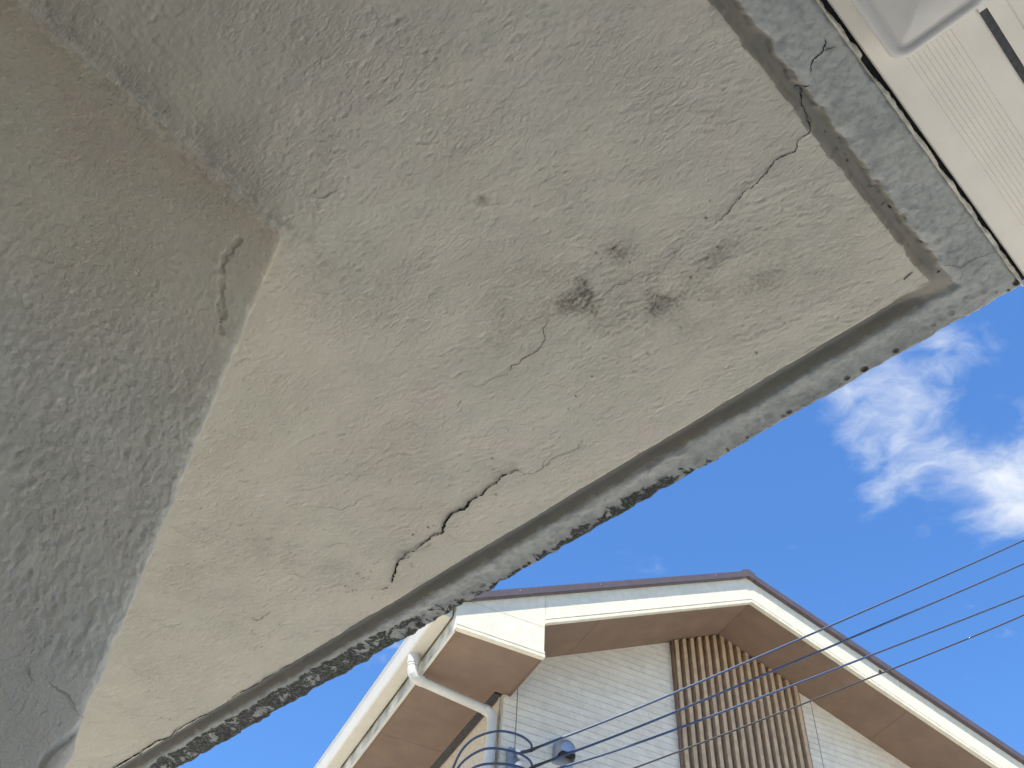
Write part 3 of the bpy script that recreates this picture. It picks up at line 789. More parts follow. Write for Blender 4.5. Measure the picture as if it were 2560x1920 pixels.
M_FAINT = mat('crack_faint', (0.27, 0.25, 0.205), 1.0, 0.15, 60.0, spec=0.0)
rng = np.random.default_rng(5)
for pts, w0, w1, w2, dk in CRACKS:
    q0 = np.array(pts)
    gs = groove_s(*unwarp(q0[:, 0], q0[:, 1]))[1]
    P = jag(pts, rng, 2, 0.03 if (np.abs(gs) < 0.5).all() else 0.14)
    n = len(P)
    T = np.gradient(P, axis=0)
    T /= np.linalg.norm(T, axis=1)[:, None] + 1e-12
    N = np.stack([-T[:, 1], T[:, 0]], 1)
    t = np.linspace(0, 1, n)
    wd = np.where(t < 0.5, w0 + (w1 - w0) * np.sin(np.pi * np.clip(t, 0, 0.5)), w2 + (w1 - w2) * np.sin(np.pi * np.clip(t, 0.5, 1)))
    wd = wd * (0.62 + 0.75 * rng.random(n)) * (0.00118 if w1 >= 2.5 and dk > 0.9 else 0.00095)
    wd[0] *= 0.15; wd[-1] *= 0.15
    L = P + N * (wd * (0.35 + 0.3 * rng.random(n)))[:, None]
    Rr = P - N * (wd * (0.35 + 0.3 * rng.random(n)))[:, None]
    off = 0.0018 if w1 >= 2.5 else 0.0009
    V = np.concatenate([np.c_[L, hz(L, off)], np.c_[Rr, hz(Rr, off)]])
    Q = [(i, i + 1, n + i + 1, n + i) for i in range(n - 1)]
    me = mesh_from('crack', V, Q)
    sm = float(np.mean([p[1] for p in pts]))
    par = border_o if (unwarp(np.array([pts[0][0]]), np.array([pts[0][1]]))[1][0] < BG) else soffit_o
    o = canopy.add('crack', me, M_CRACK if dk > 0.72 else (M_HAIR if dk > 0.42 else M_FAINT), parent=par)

# ---- old sealant along the side edge, torn and patchy, with a black joint behind it
n = 900
ta = np.linspace(-0.4, 1.01, n)
be = 0.0525 - 0.0235 * (ta - 0.5)
wl = 0.0035 + 0.0022 * fbm(ta * 30, ta * 0 + 2.2, 4, 0.6, 121)
gap = sstep(fbm(ta * 12, ta * 0 + 4.4, 3, 0.5, 122), 0.42, 0.55)
wl = np.clip(wl * (1 - gap), 0.0006, 0.01)
V = []
for k, (fb, fz) in enumerate(((0.0025, 0.004), (-0.0005, -0.0018), (-0.5, -0.0030), (-1.0, -0.0012), (-1.05, 0.006))):
    off = np.where(np.full(n, fb) > -0.4, fb, fb * wl)
    zz = HS + fz + 0.0012 * fbm(ta * 60, ta * 0 + k * 3.0, 3, 0.6, 123)
    V.append(np.stack([ta, be + off, zz], 1))
V = np.concatenate(V)
k = np.arange(n - 1)
Q = np.concatenate([np.stack([r * n + k, r * n + k + 1, (r + 1) * n + k + 1, (r + 1) * n + k], 1) for r in range(4)])
canopy.add('sealant', big_mesh('sealant', V, Q), M_SEAL)
V = np.concatenate([np.stack([ta, be + 0.004, 0 * ta + HS + 0.012], 1), np.stack([ta, be - 0.016, 0 * ta + HS + 0.012], 1)])
canopy.add('joint_backing', big_mesh('joint_backing', V, np.stack([k, k + 1, n + k + 1, n + k], 1)), M_GAP)

# ================================================================ stucco wall under the canopy
wallf = Frame('stucco_wall', AS, (-0.5, 1.5, 0.0), 'rough beige stucco wall with a worn outer corner, under the canopy', 'wall')
WX = axis(-0.16, WALL_A, 0.0019, 0.0015, -2.5, WALL_A)
ZX = axis(1.80, HS - 0.002, 0.0016, 0.0018, 0.0, HS, 0.06)
NW, NZ = len(WX), len(ZX)
wa, wz = np.meshgrid(WX, ZX, indexing='ij')
wa, wz = wa.ravel(), wz.ravel()
smooth = 1 - sstep(wz - 1.985 + 0.35 * (wa - 0.26) + 0.02 * fbm(wa * 20, wz * 20, 3, 0.5, 131), -0.015, 0.02)   # later skim repair low down
drag = fbm(wa * 105, wz * 52, 4, 0.6, 132)
fine = fbm(wa * 150, wz * 105, 3, 0.55, 133)
crust = 1.0 - np.abs(fbm(wa * 52, wz * 38, 3, 0.5, 134))
hh = (0.00062 * drag + 0.00050 * fine + 0.0012 * np.clip(crust - 0.7, 0, 1)) * (1 - 0.82 * smooth) + 0.0012 * fbm(wa * 9, wz * 9, 3, 0.5, 135)
hh *= 0.55 + 0.9 * sstep(2.55 - wz, 0, 0.35)
# gouge left by a trowel near the top
sc_ = np.array([(0.262, 2.625), (0.256, 2.575), (0.263, 2.535), (0.276, 2.500), (0.288, 2.455)])
best = np.full(wa.shape, 9.0)
sgn = np.zeros(wa.shape)
for p, q in zip(sc_[:-1], sc_[1:]):
    v = q - p
    tt = np.clip(((wa - p[0]) * v[0] + (wz - p[1]) * v[1]) / (v @ v), 0, 1)
    dx, dy = wa - p[0] - tt * v[0], wz - p[1] - tt * v[1]
    dd = np.hypot(dx, dy)
    sgn = np.where(dd < best, np.sign(v[0] * dy - v[1] * dx), sgn)
    best = np.minimum(best, dd)
gw = np.clip(0.0052 + 0.0060 * fbm(wa * 55, wz * 38, 4, 0.6, 136), 0.0008, 0.011)
gouge = sstep(1.0 - best / gw, 0.0, 0.45) * (1 - 0.85 * np.exp(-((wz - 2.540) / 0.010) ** 2))
hh -= 0.0024 * gouge
hh += 0.0007 * np.exp(-((best - 0.009) / 0.005) ** 2) * (sgn < 0) * sstep(fbm(wa * 60, wz * 60, 3, 0.5, 143), -0.2, 0.5)
# torn edge of the skim repair low on the corner, and chips up the arris
sk_ = np.array([(0.318, 1.960), (0.314, 1.947), (0.305, 1.932), (0.2995, 1.921), (0.298, 1.905), (0.294, 1.880)])
best2 = np.full(wa.shape, 9.0)
for p, q in zip(sk_[:-1], sk_[1:]):
    v = q - p
    tt = np.clip(((wa - p[0]) * v[0] + (wz - p[1]) * v[1]) / (v @ v), 0, 1)
    best2 = np.minimum(best2, np.hypot(wa - p[0] - tt * v[0], wz - p[1] - tt * v[1]))
hh -= 0.0028 * sstep(1.0 - best2 / np.clip(0.0034 + 0.0022 * fbm(wa * 70, wz * 70, 3, 0.6, 137), 0.0006, 0.008), 0.0, 0.7)
dce = WALL_A - wa
chip = sstep(fbm(wz * 26, wz * 0 + 8.8, 4, 0.6, 138), 0.05, 0.6)
hh -= (0.010 * np.exp(-dce / 0.0045) + 0.004 * chip * np.exp(-dce / 0.010))
rc = 0.020 + 0.004 * fbm(wa * 14, wa * 0 + 6.6, 3, 0.5, 46)
q = np.clip(np.maximum(HS - wz, 0.26 * rc), 0, rc)
hh += (rc - np.sqrt(np.maximum(rc * rc - (rc - q) ** 2, 0))) * (1 - sstep(wa, WALL_A - 0.035, WALL_A + 0.004))
wv = np.stack([wa + np.where(dce < 0.012, 1, 0) * 0.0026 * fbm(wz * 24, wz * 0 + 1.1, 3, 0.55, 139) * np.exp(-dce / 0.004), WALL_B - hh, wz], 1)
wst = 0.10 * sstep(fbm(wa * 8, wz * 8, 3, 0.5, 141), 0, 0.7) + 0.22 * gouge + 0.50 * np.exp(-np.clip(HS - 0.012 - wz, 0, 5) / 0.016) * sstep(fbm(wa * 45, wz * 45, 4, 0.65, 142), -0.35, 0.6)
wdk = np.zeros_like(wa)
for (ca, cz) in ((0.2735, 2.494), (0.279, 2.488), (0.13, 2.62), (0.05, 2.665), (0.09, 2.664)):
    wdk += 0.8 * np.exp(-((wa - ca) ** 2 + (wz - cz) ** 2) / 0.0013 ** 2)
iw, jw = np.meshgrid(np.arange(NW - 1), np.arange(NZ - 1), indexing='ij')
i0 = (iw * NZ + jw).ravel()
WQ = np.stack([i0, i0 + NZ, i0 + NZ + 1, i0 + 1], 1)
face_o = wallf.add('wall_face', big_mesh('wall_face', wv, WQ, dict(stain=wst, dark=wdk)), M_WALL)
# return face round the corner and the body of the wall
ei = (NW - 1) * NZ + np.arange(NZ)
e0 = wv[ei]; e1 = e0.copy(); e1[:, 1] += 0.03; e1[:, 0] = e1[:, 0] * 0 + WALL_A - 0.001
k = np.arange(NZ - 1)
z = np.zeros(2 * NZ)
wallf.add('corner_return', big_mesh('corner_return', np.concatenate([e0, e1]), np.stack([k, NZ + k, NZ + k + 1, k + 1], 1), dict(stain=z, dark=z)), M_WALL)
wallf.add('unseen_rear_wall', box(-1.05, -0.80, -7.0, WALL_B + 0.02, 0.0, 5.4), M_WALL)  # unseen, added behind the camera to cut sky light on soffit and wall
wallf.add('sky_block_wall', box(-1.04, 6.0, -7.3, -7.01, 0.0, 5.4), M_WALL)  # added out of view to block low sky light from the stucco wall
wallf.add('wall_body', box(-2.5, WALL_A - 0.002, WALL_B + 0.024, 3.2, 0.0, HS + 0.015), M_WALL)
for P, ww, mt in (([(0.257, 1.975), (0.2585, 1.971), (0.265, 1.966)], 0.7, M_FAINT), ([(0.276, 1.972), (0.283, 1.9705), (0.294, 1.970), (0.300, 1.966), (0.304, 1.962), (0.315, 1.959)], 0.9, M_FAINT)):
    P = jag(P, rng)
    n = len(P); t = np.linspace(0, 1, n); hw = ww * 0.0005 * np.sin(np.pi * np.clip(t, 0.06, 0.94)) + 0.0001
    T = np.gradient(P, axis=0); T /= np.linalg.norm(T, axis=1)[:, None]
    N = np.stack([-T[:, 1], T[:, 0]], 1)
    L, Rr = P + N * hw[:, None], P - N * hw[:, None]
    bb = WALL_B - 0.0022
    V = [(p[0], bb, p[1]) for p in L] + [(p[0], bb, p[1]) for p in Rr]
    wallf.add('crack', mesh_from('crack', V, [(i, i + 1, n + i + 1, n + i) for i in range(n - 1)]), mt, parent=face_o)

# ================================================================ aluminium beam beside the canopy
M_ALU = mat('cream_aluminium', (0.84, 0.79, 0.685), 0.42, 0.03, 14.0, 0.04, 500.0, 0.0, 0.5)
ta_ = NT(M_ALU.node_tree)
bs_ = M_ALU.node_tree.nodes['Principled BSDF']
src_ = bs_.inputs['Base Color'].links[0].from_socket
oc_ = ta_.n('ShaderNodeTexCoord').outputs['Object']
vo_ = ta_.n('ShaderNodeTexVoronoi', feature='F1', ins={'Vector': oc_, 'Scale': 42.0, 'Randomness': 1.0})
rnd_ = ta_.n('ShaderNodeSeparateColor', ins={0: vo_.outputs['Color']}).outputs[0]
speck_ = ta_.math('MULTIPLY', ta_.ramp(vo_.outputs['Distance'], 0.055, 0.025), ta_.ramp(rnd_, 0.72, 0.78))
gr_ = ta_.math('MULTIPLY', ta_.ramp(ta_.noise(oc_, 26.0, 6.0, 0.7), 0.5, 0.78), 0.14)
ta_.set(bs_, 'Base Color', ta_.mix(ta_.math('MULTIPLY', speck_, 0.75), ta_.mix(gr_, src_, (0.55, 0.50, 0.41)), (0.12, 0.11, 0.09)))
M_RUBBER = mat('grey_gasket', (0.075, 0.078, 0.082), 0.7, 0.25, 160.0, 0.2, 300.0)
BEAM_ANG = AS - 0.0
beam = Frame('aluminium_beam', AS - 0.022, (0.5, -0.04, HS), 'cream aluminium beam with fine grooves beside the canopy edge', 'beam')
# the profile is given across the beam (b, z); the frame is turned by the beam's small skew
B0 = 0.0115                                                 # shift due to the skew
ZB = HS + 0.002
prof = [(0.0435, ZB + 0.05), (0.0435, ZB + 0.003), (0.0415, ZB)]
for i in range(10):
    bc = 0.0095 - i * 0.00594
    prof += [(bc + 0.0006, ZB), (bc + 0.00035, ZB + 0.0007), (bc - 0.00035, ZB + 0.0007), (bc - 0.0006, ZB)]
prof += [(-0.0715, ZB), (-0.0742, ZB + 0.0006), (-0.0760, ZB + 0.0022), (-0.0768, ZB + 0.0045), (-0.0770, ZB + 0.012), (-0.0770, ZB + 0.05)]
prof2 = [(-0.0862, ZB + 0.05), (-0.0862, ZB + 0.0004), (-0.0865, ZB), (-0.1050, ZB), (-0.1053, ZB + 0.0012), (-0.1070, ZB + 0.0012), (-0.1073, ZB), (-0.1190, ZB), (-0.1205, ZB + 0.0015), (-0.1205, ZB + 0.05)]
def extrude_profile(pf, a0, a1):
    n = len(pf)
    V = [(a0, b + B0, z) for b, z in pf] + [(a1, b + B0, z) for b, z in pf]
    F = [(i, (i + 1) % n, n + (i + 1) % n, n + i) for i in range(n)] + [tuple(range(n)), tuple(range(2 * n - 1, n - 1, -1))]
    return recalc(mesh_from('profile', V, F))
beam.add('grooved_plate', extrude_profile(prof, -1.2, 1.6), M_ALU)
beam.add('outer_flange', extrude_profile(prof2, -1.2, 1.6), M_ALU)
beam.add('gasket', box(0.632, 1.6, -0.0868 + B0, -0.0764 + B0, ZB + 0.0045, ZB + 0.03), M_RUBBER)
beam.add('filler_strip', box(-1.2, 0.6315, -0.0862 + B0, -0.0770 + B0, ZB + 0.0006, ZB + 0.03), M_ALU)

# ================================================================ lamp on the beam
M_LAMPW = mat('lamp_housing', (0.56, 0.545, 0.515), 0.45, 0.03, 20.0)
M_LENS = mat('lamp_diffuser', (0.53, 0.51, 0.48), 0.45, 0.04, 12.0)
lamp = Frame('porch_light', AS - 0.022, (0.545, -0.028, ZB), 'off-white square porch light with rounded corners under the cream beam', 'light')
def rsq(h, r, n=8):
    out = []
    for cx, cy, a0 in ((1, 1, 0), (-1, 1, 90), (-1, -1, 180), (1, -1, 270)):
        for k in range(n):
            a = R(a0 + 90.0 * k / (n - 1))
            out.append((cx * (h - r) + r * math.cos(a), cy * (h - r) + r * math.sin(a)))
    return out
def loft(rings, cx, cy, apex=None):
    V, F = [], []
    m = None
    for h, r, z in rings:
        c = rsq(h, r)
        m = len(c)
        V += [(cx + x, cy + y, z) for x, y in c]
    for i in range(len(rings) - 1):
        for k in range(m):
            k2 = (k + 1) % m
            F.append((i * m + k, i * m + k2, (i + 1) * m + k2, (i + 1) * m + k))
    if apex is not None:
        V.append((cx, cy, apex))
        for k in range(m):
            F.append(((len(rings) - 1) * m + k, (len(rings) - 1) * m + (k + 1) % m, len(V) - 1))
    return recalc(mesh_from('loft', V, F))
LX, LY = 0.5475, -0.0375 + B0 * 1.05
lz = ZB
hs_ = loft([(0.0560, 0.016, lz - 0.001), (0.0585, 0.018, lz - 0.012), (0.0600, 0.019, lz - 0.026), (0.0598, 0.019, lz - 0.033), (0.0580, 0.018, lz - 0.0375),
            (0.0545, 0.016, lz - 0.0395), (0.0505, 0.013, lz - 0.0390), (0.0480, 0.011, lz - 0.0378), (0.0470, 0.0105, lz - 0.0374)], LX, LY)
lamp.add('housing', hs_, M_LAMPW, smooth=True)
lens = loft([(0.0470, 0.0105, lz - 0.0373), (0.0445, 0.0085, lz - 0.0370), (0.0420, 0.0070, lz - 0.0375), (0.0395, 0.006, lz - 0.0388)], LX, LY, lz - 0.0500)
lo_ = lamp.add('diffuser', lens, M_LENS, smooth=True)
try:
    lens.set_sharp_from_angle(angle=R(50))
except Exception:
    pass

# ================================================================ the neighbour's house
M_SIDING = bpy.data.materials.new('siding_paint')
M_SIDING.use_nodes = True
t = NT(M_SIDING.node_tree)
bs = M_SIDING.node_tree.nodes['Principled BSDF']
oc = t.n('ShaderNodeTexCoord').outputs['Object']
sp = t.n('ShaderNodeSeparateXYZ', ins={0: oc})
uz = t.n('ShaderNodeCombineXYZ', ins={0: sp.outputs[0], 1: sp.outputs[2], 2: 0.0}).outputs[0]
br = t.n('ShaderNodeTexBrick', offset=0.5, ins={'Vector': uz, 'Color1': (0.575, 0.525, 0.425, 1), 'Color2': (0.635, 0.585, 0.485, 1), 'Mortar': (0.545, 0.495, 0.405, 1),
                                                'Scale': 1.0, 'Mortar Size': 0.0012, 'Brick Width': 0.23, 'Row Height': 0.0575})
c = t.mix(t.math('MULTIPLY', t.ramp(t.noise(oc, 16.0, 6.0, 0.65), 0.42, 0.72), 0.45), br.outputs[0], (0.43, 0.385, 0.315))
c = t.mix(t.math('MULTIPLY', t.ramp(t.noise(oc, 120.0, 5.0, 0.7), 0.45, 0.75), 0.3), c, (0.41, 0.385, 0.335))
t.set(bs, 'Base Color', c); t.set(bs, 'Roughness', 0.85); t.set(bs, 'Specular IOR Level', 0.25)
t.set(bs, 'Normal', t.n('ShaderNodeBump', ins={'Strength': 0.5, 'Distance': 0.003, 'Height': t.noise(oc, 90.0, 5.0, 0.65)}).outputs[0])
M_SIDE = mat('side_wall_render', (0.46, 0.39, 0.29), 0.88, 0.14, 30.0, 0.8, 70.0)
M_FASCIA = mat('fascia_cream', (0.545, 0.51, 0.40), 0.6, 0.08, 18.0, 0.10, 120.0, tint=(0.46, 0.44, 0.36))
M_EAVES = mat('eaves_board_brown', (0.162, 0.108, 0.074), 0.75, 0.10, 6.0, 0.15, 120.0, tint=(0.135, 0.094, 0.068))
M_FLASH = mat('flashing_brown', (0.092, 0.070, 0.070), 0.42, 0.10, 9.0, metal=0.15)
M_ROOF = mat('roof_sheet', (0.06, 0.05, 0.05), 0.6, 0.15, 6.0)
M_SLAT = mat('slat_timber', (0.40, 0.28, 0.165), 0.6, 0.16, 14.0, 0.2, 90.0)
M_SLATB = mat('slat_backing', (0.17, 0.105, 0.07), 0.75, 0.1, 12.0)
M_GUTTER = mat('gutter_cream', (0.50, 0.465, 0.385), 0.45, 0.04, 10.0)
M_DIRTY = mat('fascia_weathered', (0.42, 0.40, 0.33), 0.75, 0.42, 7.0, 0.2, 90.0, tint=(0.20, 0.20, 0.17))
M_PIPE = mat('downpipe_grey_cream', (0.47, 0.455, 0.405), 0.4, 0.05, 12.0, tint=(0.42, 0.39, 0.33))
M_VENTS = mat('soffit_vent_dark', (0.028, 0.03, 0.033), 0.55, 0.5, 60.0)
M_HOOD = mat('vent_hood_metal', (0.34, 0.345, 0.37), 0.36, 0.06, 14.0, metal=0.55)
M_BLACK = mat('black_plastic', (0.012, 0.012, 0.014), 0.5)
M_STEEL = mat('bracket_steel', (0.22, 0.245, 0.27), 0.5, 0.15, 30.0, metal=0.4)
M_PORC = mat('porcelain', (0.62, 0.61, 0.58), 0.25)
M_BLUE = mat('cable_blue', (0.014, 0.032, 0.080), 0.50)
M_BLKC = mat('cable_black', (0.010, 0.011, 0.014), 0.55)

UC, VW, VF = 2.670, 6.034, 5.500            # house corner, wall plane, fascia plane
house = Frame('neighbour_house', AH, (UC, VW, 0.0), 'neighbouring gabled house with white siding, brown eaves and a slatted panel', 'house')
UA = 4.657
ML, MR = 0.497, 0.351
zb = lambda u: 7.206 - (ML * (UA - u) if u < UA else MR * (u - UA))      # underside of the rake fascia
zt = lambda u: 7.478 - (ML * (UA - u) if u < UA else MR * (u - UA))      # top of the rake fascia
UE = 8.90                                    # far end of the right rake


def band(u0, u1, lo, hi, v0, v1, bev=0.0):
    return prism([(u0, lo(u0)), (u1, lo(u1)), (u1, hi(u1)), (u0, hi(u0))], v0, v1, bev)


# ---- gable wall: backing and siding courses, each board its own piece
under = [lambda p: 7.214 - ML * (UA - p[0]) - p[1], lambda p: 7.214 - MR * (p[0] - UA) - p[1]]
def gable_clip(poly):
    for f in under:
        poly = clip(poly, f)
        if len(poly) < 3: return None
    return poly
UR = 8.30
wall_o = house.add('gable_wall', prism(gable_clip([(UC, 0.0), (UR, 0.0), (UR, 9.0), (UC, 9.0)]), VW, VW + 0.12), M_SIDING)
PITCH = 0.0575
segs = [(UC + 0.001, 2.776), (2.784, 4.186), (5.47, 5.582), (5.590, UR - 0.001)]
k0 = int(4.6 / PITCH)
for kk in range(k0, int(7.3 / PITCH) + 1):
    z0 = 0.010 + kk * PITCH
    for (u0, u1) in segs:
        pl = gable_clip([(u0, z0 + 0.0019), (u1, z0 + 0.0019), (u1, z0 + PITCH - 0.0019), (u0, z0 + PITCH - 0.0019)])
        if pl is None: continue
        area = abs(sum(pl[i][0] * pl[(i + 1) % len(pl)][1] - pl[(i + 1) % len(pl)][0] * pl[i][1] for i in range(len(pl)))) / 2
        if area < 2e-4: continue
        house.add('siding_board', prism(pl, VW - 0.0050, VW + 0.001), M_SIDING, parent=wall_o)
for (u0, u1, ztop) in ((2.777, 2.783, 6.30), (5.583, 5.589, 6.87)):
    house.add('expansion_joint', box(u0, u1, VW - 0.003, VW + 0.002, 4.6, ztop), M_SLATB, parent=wall_o)

# ---- slatted panel below the ridge
sl = [(4.180, 0), (5.475, 0)]
panel_o = house.add('slat_panel', prism(gable_clip([(4.180, 4.6), (5.470, 4.6), (5.470, 9.0), (4.180, 9.0)]), VW - 0.010, VW + 0.001), M_SLATB)
for i in range(16):
    u0 = 4.186 + i * 0.0800
    u1 = u0 + 0.034
    pl = gable_clip([(u0, 4.6), (u1, 4.6), (u1, 9.0), (u0, 9.0)])
    pl = [(p[0], min(p[1], 9) - (0.012 if p[1] > 5 else 0)) for p in pl]
    house.add('slat', prism(pl, VW - 0.055, VW - 0.010), M_SLAT, parent=panel_o)
house.add('panel_edge', prism(gable_clip([(4.166, 4.6), (4.1795, 4.6), (4.1795, 9.0), (4.166, 9.0)]), VW - 0.040, VW), M_SLATB, parent=panel_o)

# ---- side wall
side_o = house.add('side_wall', prism([(UC, 0.0), (UC + 0.12, 0.0), (UC + 0.12, 6.05), (UC, 6.05)], VW + 0.121, 14.0), M_SIDE)
house.add('corner_trim', box(UC - 0.009, UC + 0.0005, VW - 0.004, VW + 0.055, 3.0, 5.945, 0.002), M_SIDE, parent=side_o)
house.add('corner_trim', box(UC - 0.016, UC - 0.0095, VW + 0.030, VW + 0.055, 3.0, 5.945), M_SIDE, parent=side_o)
house.add('side_sheet', box(UC - 0.004, UC - 0.0005, VW + 0.056, 14.0, 3.0, 5.945), M_SIDE, parent=side_o)

# ---- eaves on the left: level boards, dark vent strip, weathered fascia board
eave_o = house.add('eaves_frame', box(2.06, UC + 0.03, VF + 0.03, 13.9, 5.962, 5.98), M_EAVES)
house.add('eaves_board', box(2.052, 2.712, VF + 0.022, VW - 0.003, 5.950, 5.961), M_EAVES, parent=eave_o)
house.add('eaves_board', box(2.052, 2.600, VW - 0.0025, 6.970, 5.950, 5.961), M_EAVES, parent=eave_o)
house.add('eaves_board', box(2.052, 2.600, 6.973, 8.790, 5.950, 5.961), M_EAVES, parent=eave_o)
house.add('eaves_board', box(2.052, 2.600, 8.793, 13.9, 5.950, 5.961), M_EAVES, parent=eave_o)
vent_o = house.add('vent_strip', box(2.601, 2.652, VW + 0.012, 13.9, 5.944, 5.961), M_VENTS, parent=eave_o)
house.add('eaves_trim', box(2.713, 2.724, VF + 0.022, VW - 0.002, 5.945, 6.235), M_EAVES, parent=eave_o)
ef_o = house.add('eaves_fascia', box(2.036, 2.0515, VF + 0.021, 13.9, 5.944, 6.150), M_DIRTY)
house.add('drip_bead', box(2.033, 2.0525, VF + 0.0215, 13.9, 5.938, 5.952, 0.002), M_GUTTER, parent=ef_o)

# ---- boarded end of the eaves, flush with the rake fascia
end_o = house.add('eaves_end', prism(clip([(2.038, 6.2185), (2.7265, 6.2185), (2.7265, 9.0), (2.038, 9.0)], lambda p: zt(0) + ML * p[0] - p[1]), VF, VF + 0.02), M_FASCIA)
house.add('lower_board', prism(clip([(2.038, 5.946), (2.7265, 5.946), (2.7265, 6.2155), (2.038, 6.2155)], lambda p: zt(0) + ML * p[0] - p[1]), VF, VF + 0.02), M_FASCIA, parent=end_o)
for (z0, z1, pr) in ((5.944, 5.970, 0.020), (5.979, 5.999, 0.015)):
    house.add('bead', box(2.036, 2.7275, VF - pr, VF + 0.001, z0, z1, 0.003), M_FASCIA, parent=end_o)

# ---- rake fascia boards, beads and sloping eaves boards
for (u0, u1) in ((2.7290, UA), (UA, 6.131), (6.134, UE)):
    fo = house.add('rake_fascia', band(u0, u1, zb, zt, VF, VF + 0.02), M_FASCIA)
    for (d0, d1, pr) in ((-0.004, 0.025, 0.020), (0.035, 0.056, 0.015)):
        house.add('bead', band(u0, u1, lambda u: zb(u) + d0, lambda u: zb(u) + d1, VF - pr, VF + 0.001, 0.0025), M_FASCIA, parent=fo)
for (u0, u1) in ((2.7245, 3.2045), (3.2075, UA - 0.0015), (UA + 0.0015, 6.1635), (6.1665, UE)):
    house.add('rake_eaves_board', band(u0, u1, lambda u: zb(u) + 0.006, lambda u: zb(u) + 0.015, VF + 0.0205, VW + 0.01), M_EAVES)
house.add('eaves_backing', band(2.7245, UA, lambda u: zb(u) + 0.0185, lambda u: zb(u) + 0.03, VF + 0.0205, VW + 0.05), M_SLATB)
house.add('eaves_backing', band(UA, UE, lambda u: zb(u) + 0.0185, lambda u: zb(u) + 0.03, VF + 0.0205, VW + 0.05), M_SLATB)

# ---- roof: two slopes, metal rake flashing in lengths, ridge cap
ovl, ovr = 1.93, UE + 0.05
zr0 = lambda u: zt(u) + 0.004
zr1 = lambda u: zt(u) + 0.048
roof_o = house.add('roof_slope', band(ovl, UA, zr0, zr1, VF - 0.005, 14.0), M_ROOF)
house.add('roof_slope', band(UA, ovr, zr0, zr1, VF - 0.005, 14.0), M_ROOF)
FP = 0.034                                   # how far the flashing stands out from the fascia
for (u0, u1, up) in ((ovl, UA - 0.062, 0.0), (UA + 0.066, 6.52, 0.0), (6.522, ovr, 0.0)):
    f_o = house.add('rake_flashing', band(u0, u1, lambda u: zt(u) - 0.002, lambda u: zt(u) + 0.058, VF - FP, VF - 0.006), M_FLASH, parent=roof_o)
    house.add('flashing_lip', band(u0, u1, lambda u: zt(u) - 0.008, lambda u: zt(u) - 0.0025, VF - FP + 0.003, VF - 0.001), M_FLASH, parent=roof_o)
cap = [(UA - 0.061, zt(UA - 0.061) - 0.003), (UA, zt(UA) - 0.003), (UA + 0.065, zt(UA + 0.065) - 0.003), (UA + 0.065, zt(UA + 0.065) + 0.072), (UA, zt(UA) + 0.074), (UA - 0.061, zt(UA - 0.061) + 0.072)]
house.add('ridge_cap', prism(cap, VF - FP - 0.004, VF - 0.0055), M_FLASH, parent=roof_o)
house.add('ridge_roll', prism([(UA - 0.09, zt(UA - 0.09) + 0.05), (UA + 0.09, zt(UA + 0.09) + 0.05), (UA + 0.03, zt(UA) + 0.085), (UA - 0.03, zt(UA) + 0.085)], VF - 0.005, 14.0), M_FLASH, parent=roof_o)
for uu in (2.50, 3.18, 4.3):
    me = move_mesh(lathe([(0.0034, 0.0), (0.0034, 0.002), (0.002, 0.004)], 8), Matrix.Translation((uu, VF - FP, zt(uu) + 0.036)) @ Matrix.Rotation(R(90), 4, 'X'))
    house.add('rivet', me, M_FASCIA, parent=roof_o)

# ---- gutter with a leaning front, outlet and downpipe
def sweep_v(profile, v0, v1):
    n = len(profile)
    V = [(u, v0, z) for u, z in profile] + [(u, v1, z) for u, z in profile]
    F = [(i, i + 1, n + i + 1, n + i) for i in range(n - 1)]
    return mesh_from('sweep', V, F)
gp = [(2.026, 6.165), (2.024, 6.070), (2.021, 6.063), (2.014, 6.060), (1.924, 6.060), (1.917, 6.063), (1.912, 6.070), (1.882, 6.172), (1.876, 6.178), (1.882, 6.184), (1.890, 6.176), (1.918, 6.072), (1.926, 6.065), (2.012, 6.065), (2.019, 6.072), (2.021, 6.165)]
gut_o = house.add('gutter', recalc(sweep_v(gp, VF + 0.045, 13.9)), M_GUTTER)
endp = [(p[0], p[1]) for p in gp[:8]]
house.add('end_cap', prism(endp, VF + 0.040, VF + 0.046), M_GUTTER, parent=gut_o)
dp = spline([(1.965, 6.075, 6.06), (1.965, 6.075, 5.97), (1.967, 6.075, 5.925), (1.985, 6.074, 5.885), (2.03, 6.073, 5.868), (2.10, 6.072, 5.860), (2.30, 6.069, 5.833), (2.50, 6.066, 5.806), (2.555, 6.065, 5.798), (2.590, 6.064, 5.780), (2.604, 6.063, 5.745), (2.606, 6.062, 5.70), (2.606, 6.062, 5.4), (2.606, 6.062, 4.9), (2.606, 6.062, 4.0), (2.606, 6.062, 0.2)], 6)
pipe_o = house.add('downpipe', tube(dp, 0.034, 14), M_PIPE, smooth=True)
def ring(pts, r, name='collar'):
    house.add(name, tube(pts, r, 16), M_PIPE, parent=pipe_o, smooth=False)
ring([(1.965, 6.075, 6.062), (1.965, 6.075, 5.985)], 0.046, 'outlet_socket')
ring([(1.965, 6.075, 5.984), (1.965, 6.075, 5.965)], 0.042)
ring([(1.965, 6.075, 5.962), (1.965, 6.075, 5.950), (1.966, 6.075, 5.935), (1.975, 6.0745, 5.905), (1.995, 6.074, 5.882), (2.025, 6.073, 5.872), (2.055, 6.0725, 5.867)], 0.039, 'elbow')
ring([(2.535, 6.0653, 5.8015), (2.560, 6.065, 5.797), (2.588, 6.064, 5.782), (2.602, 6.0632, 5.750), (2.606, 6.0625, 5.715)], 0.0385, 'elbow')
ring([(2.606, 6.062, 5.50), (2.606, 6.062, 5.40)], 0.038)
house.add('pipe_clip', box(2.60, 2.666, 6.075, 6.095, 5.43, 5.46), M_STEEL, parent=pipe_o)

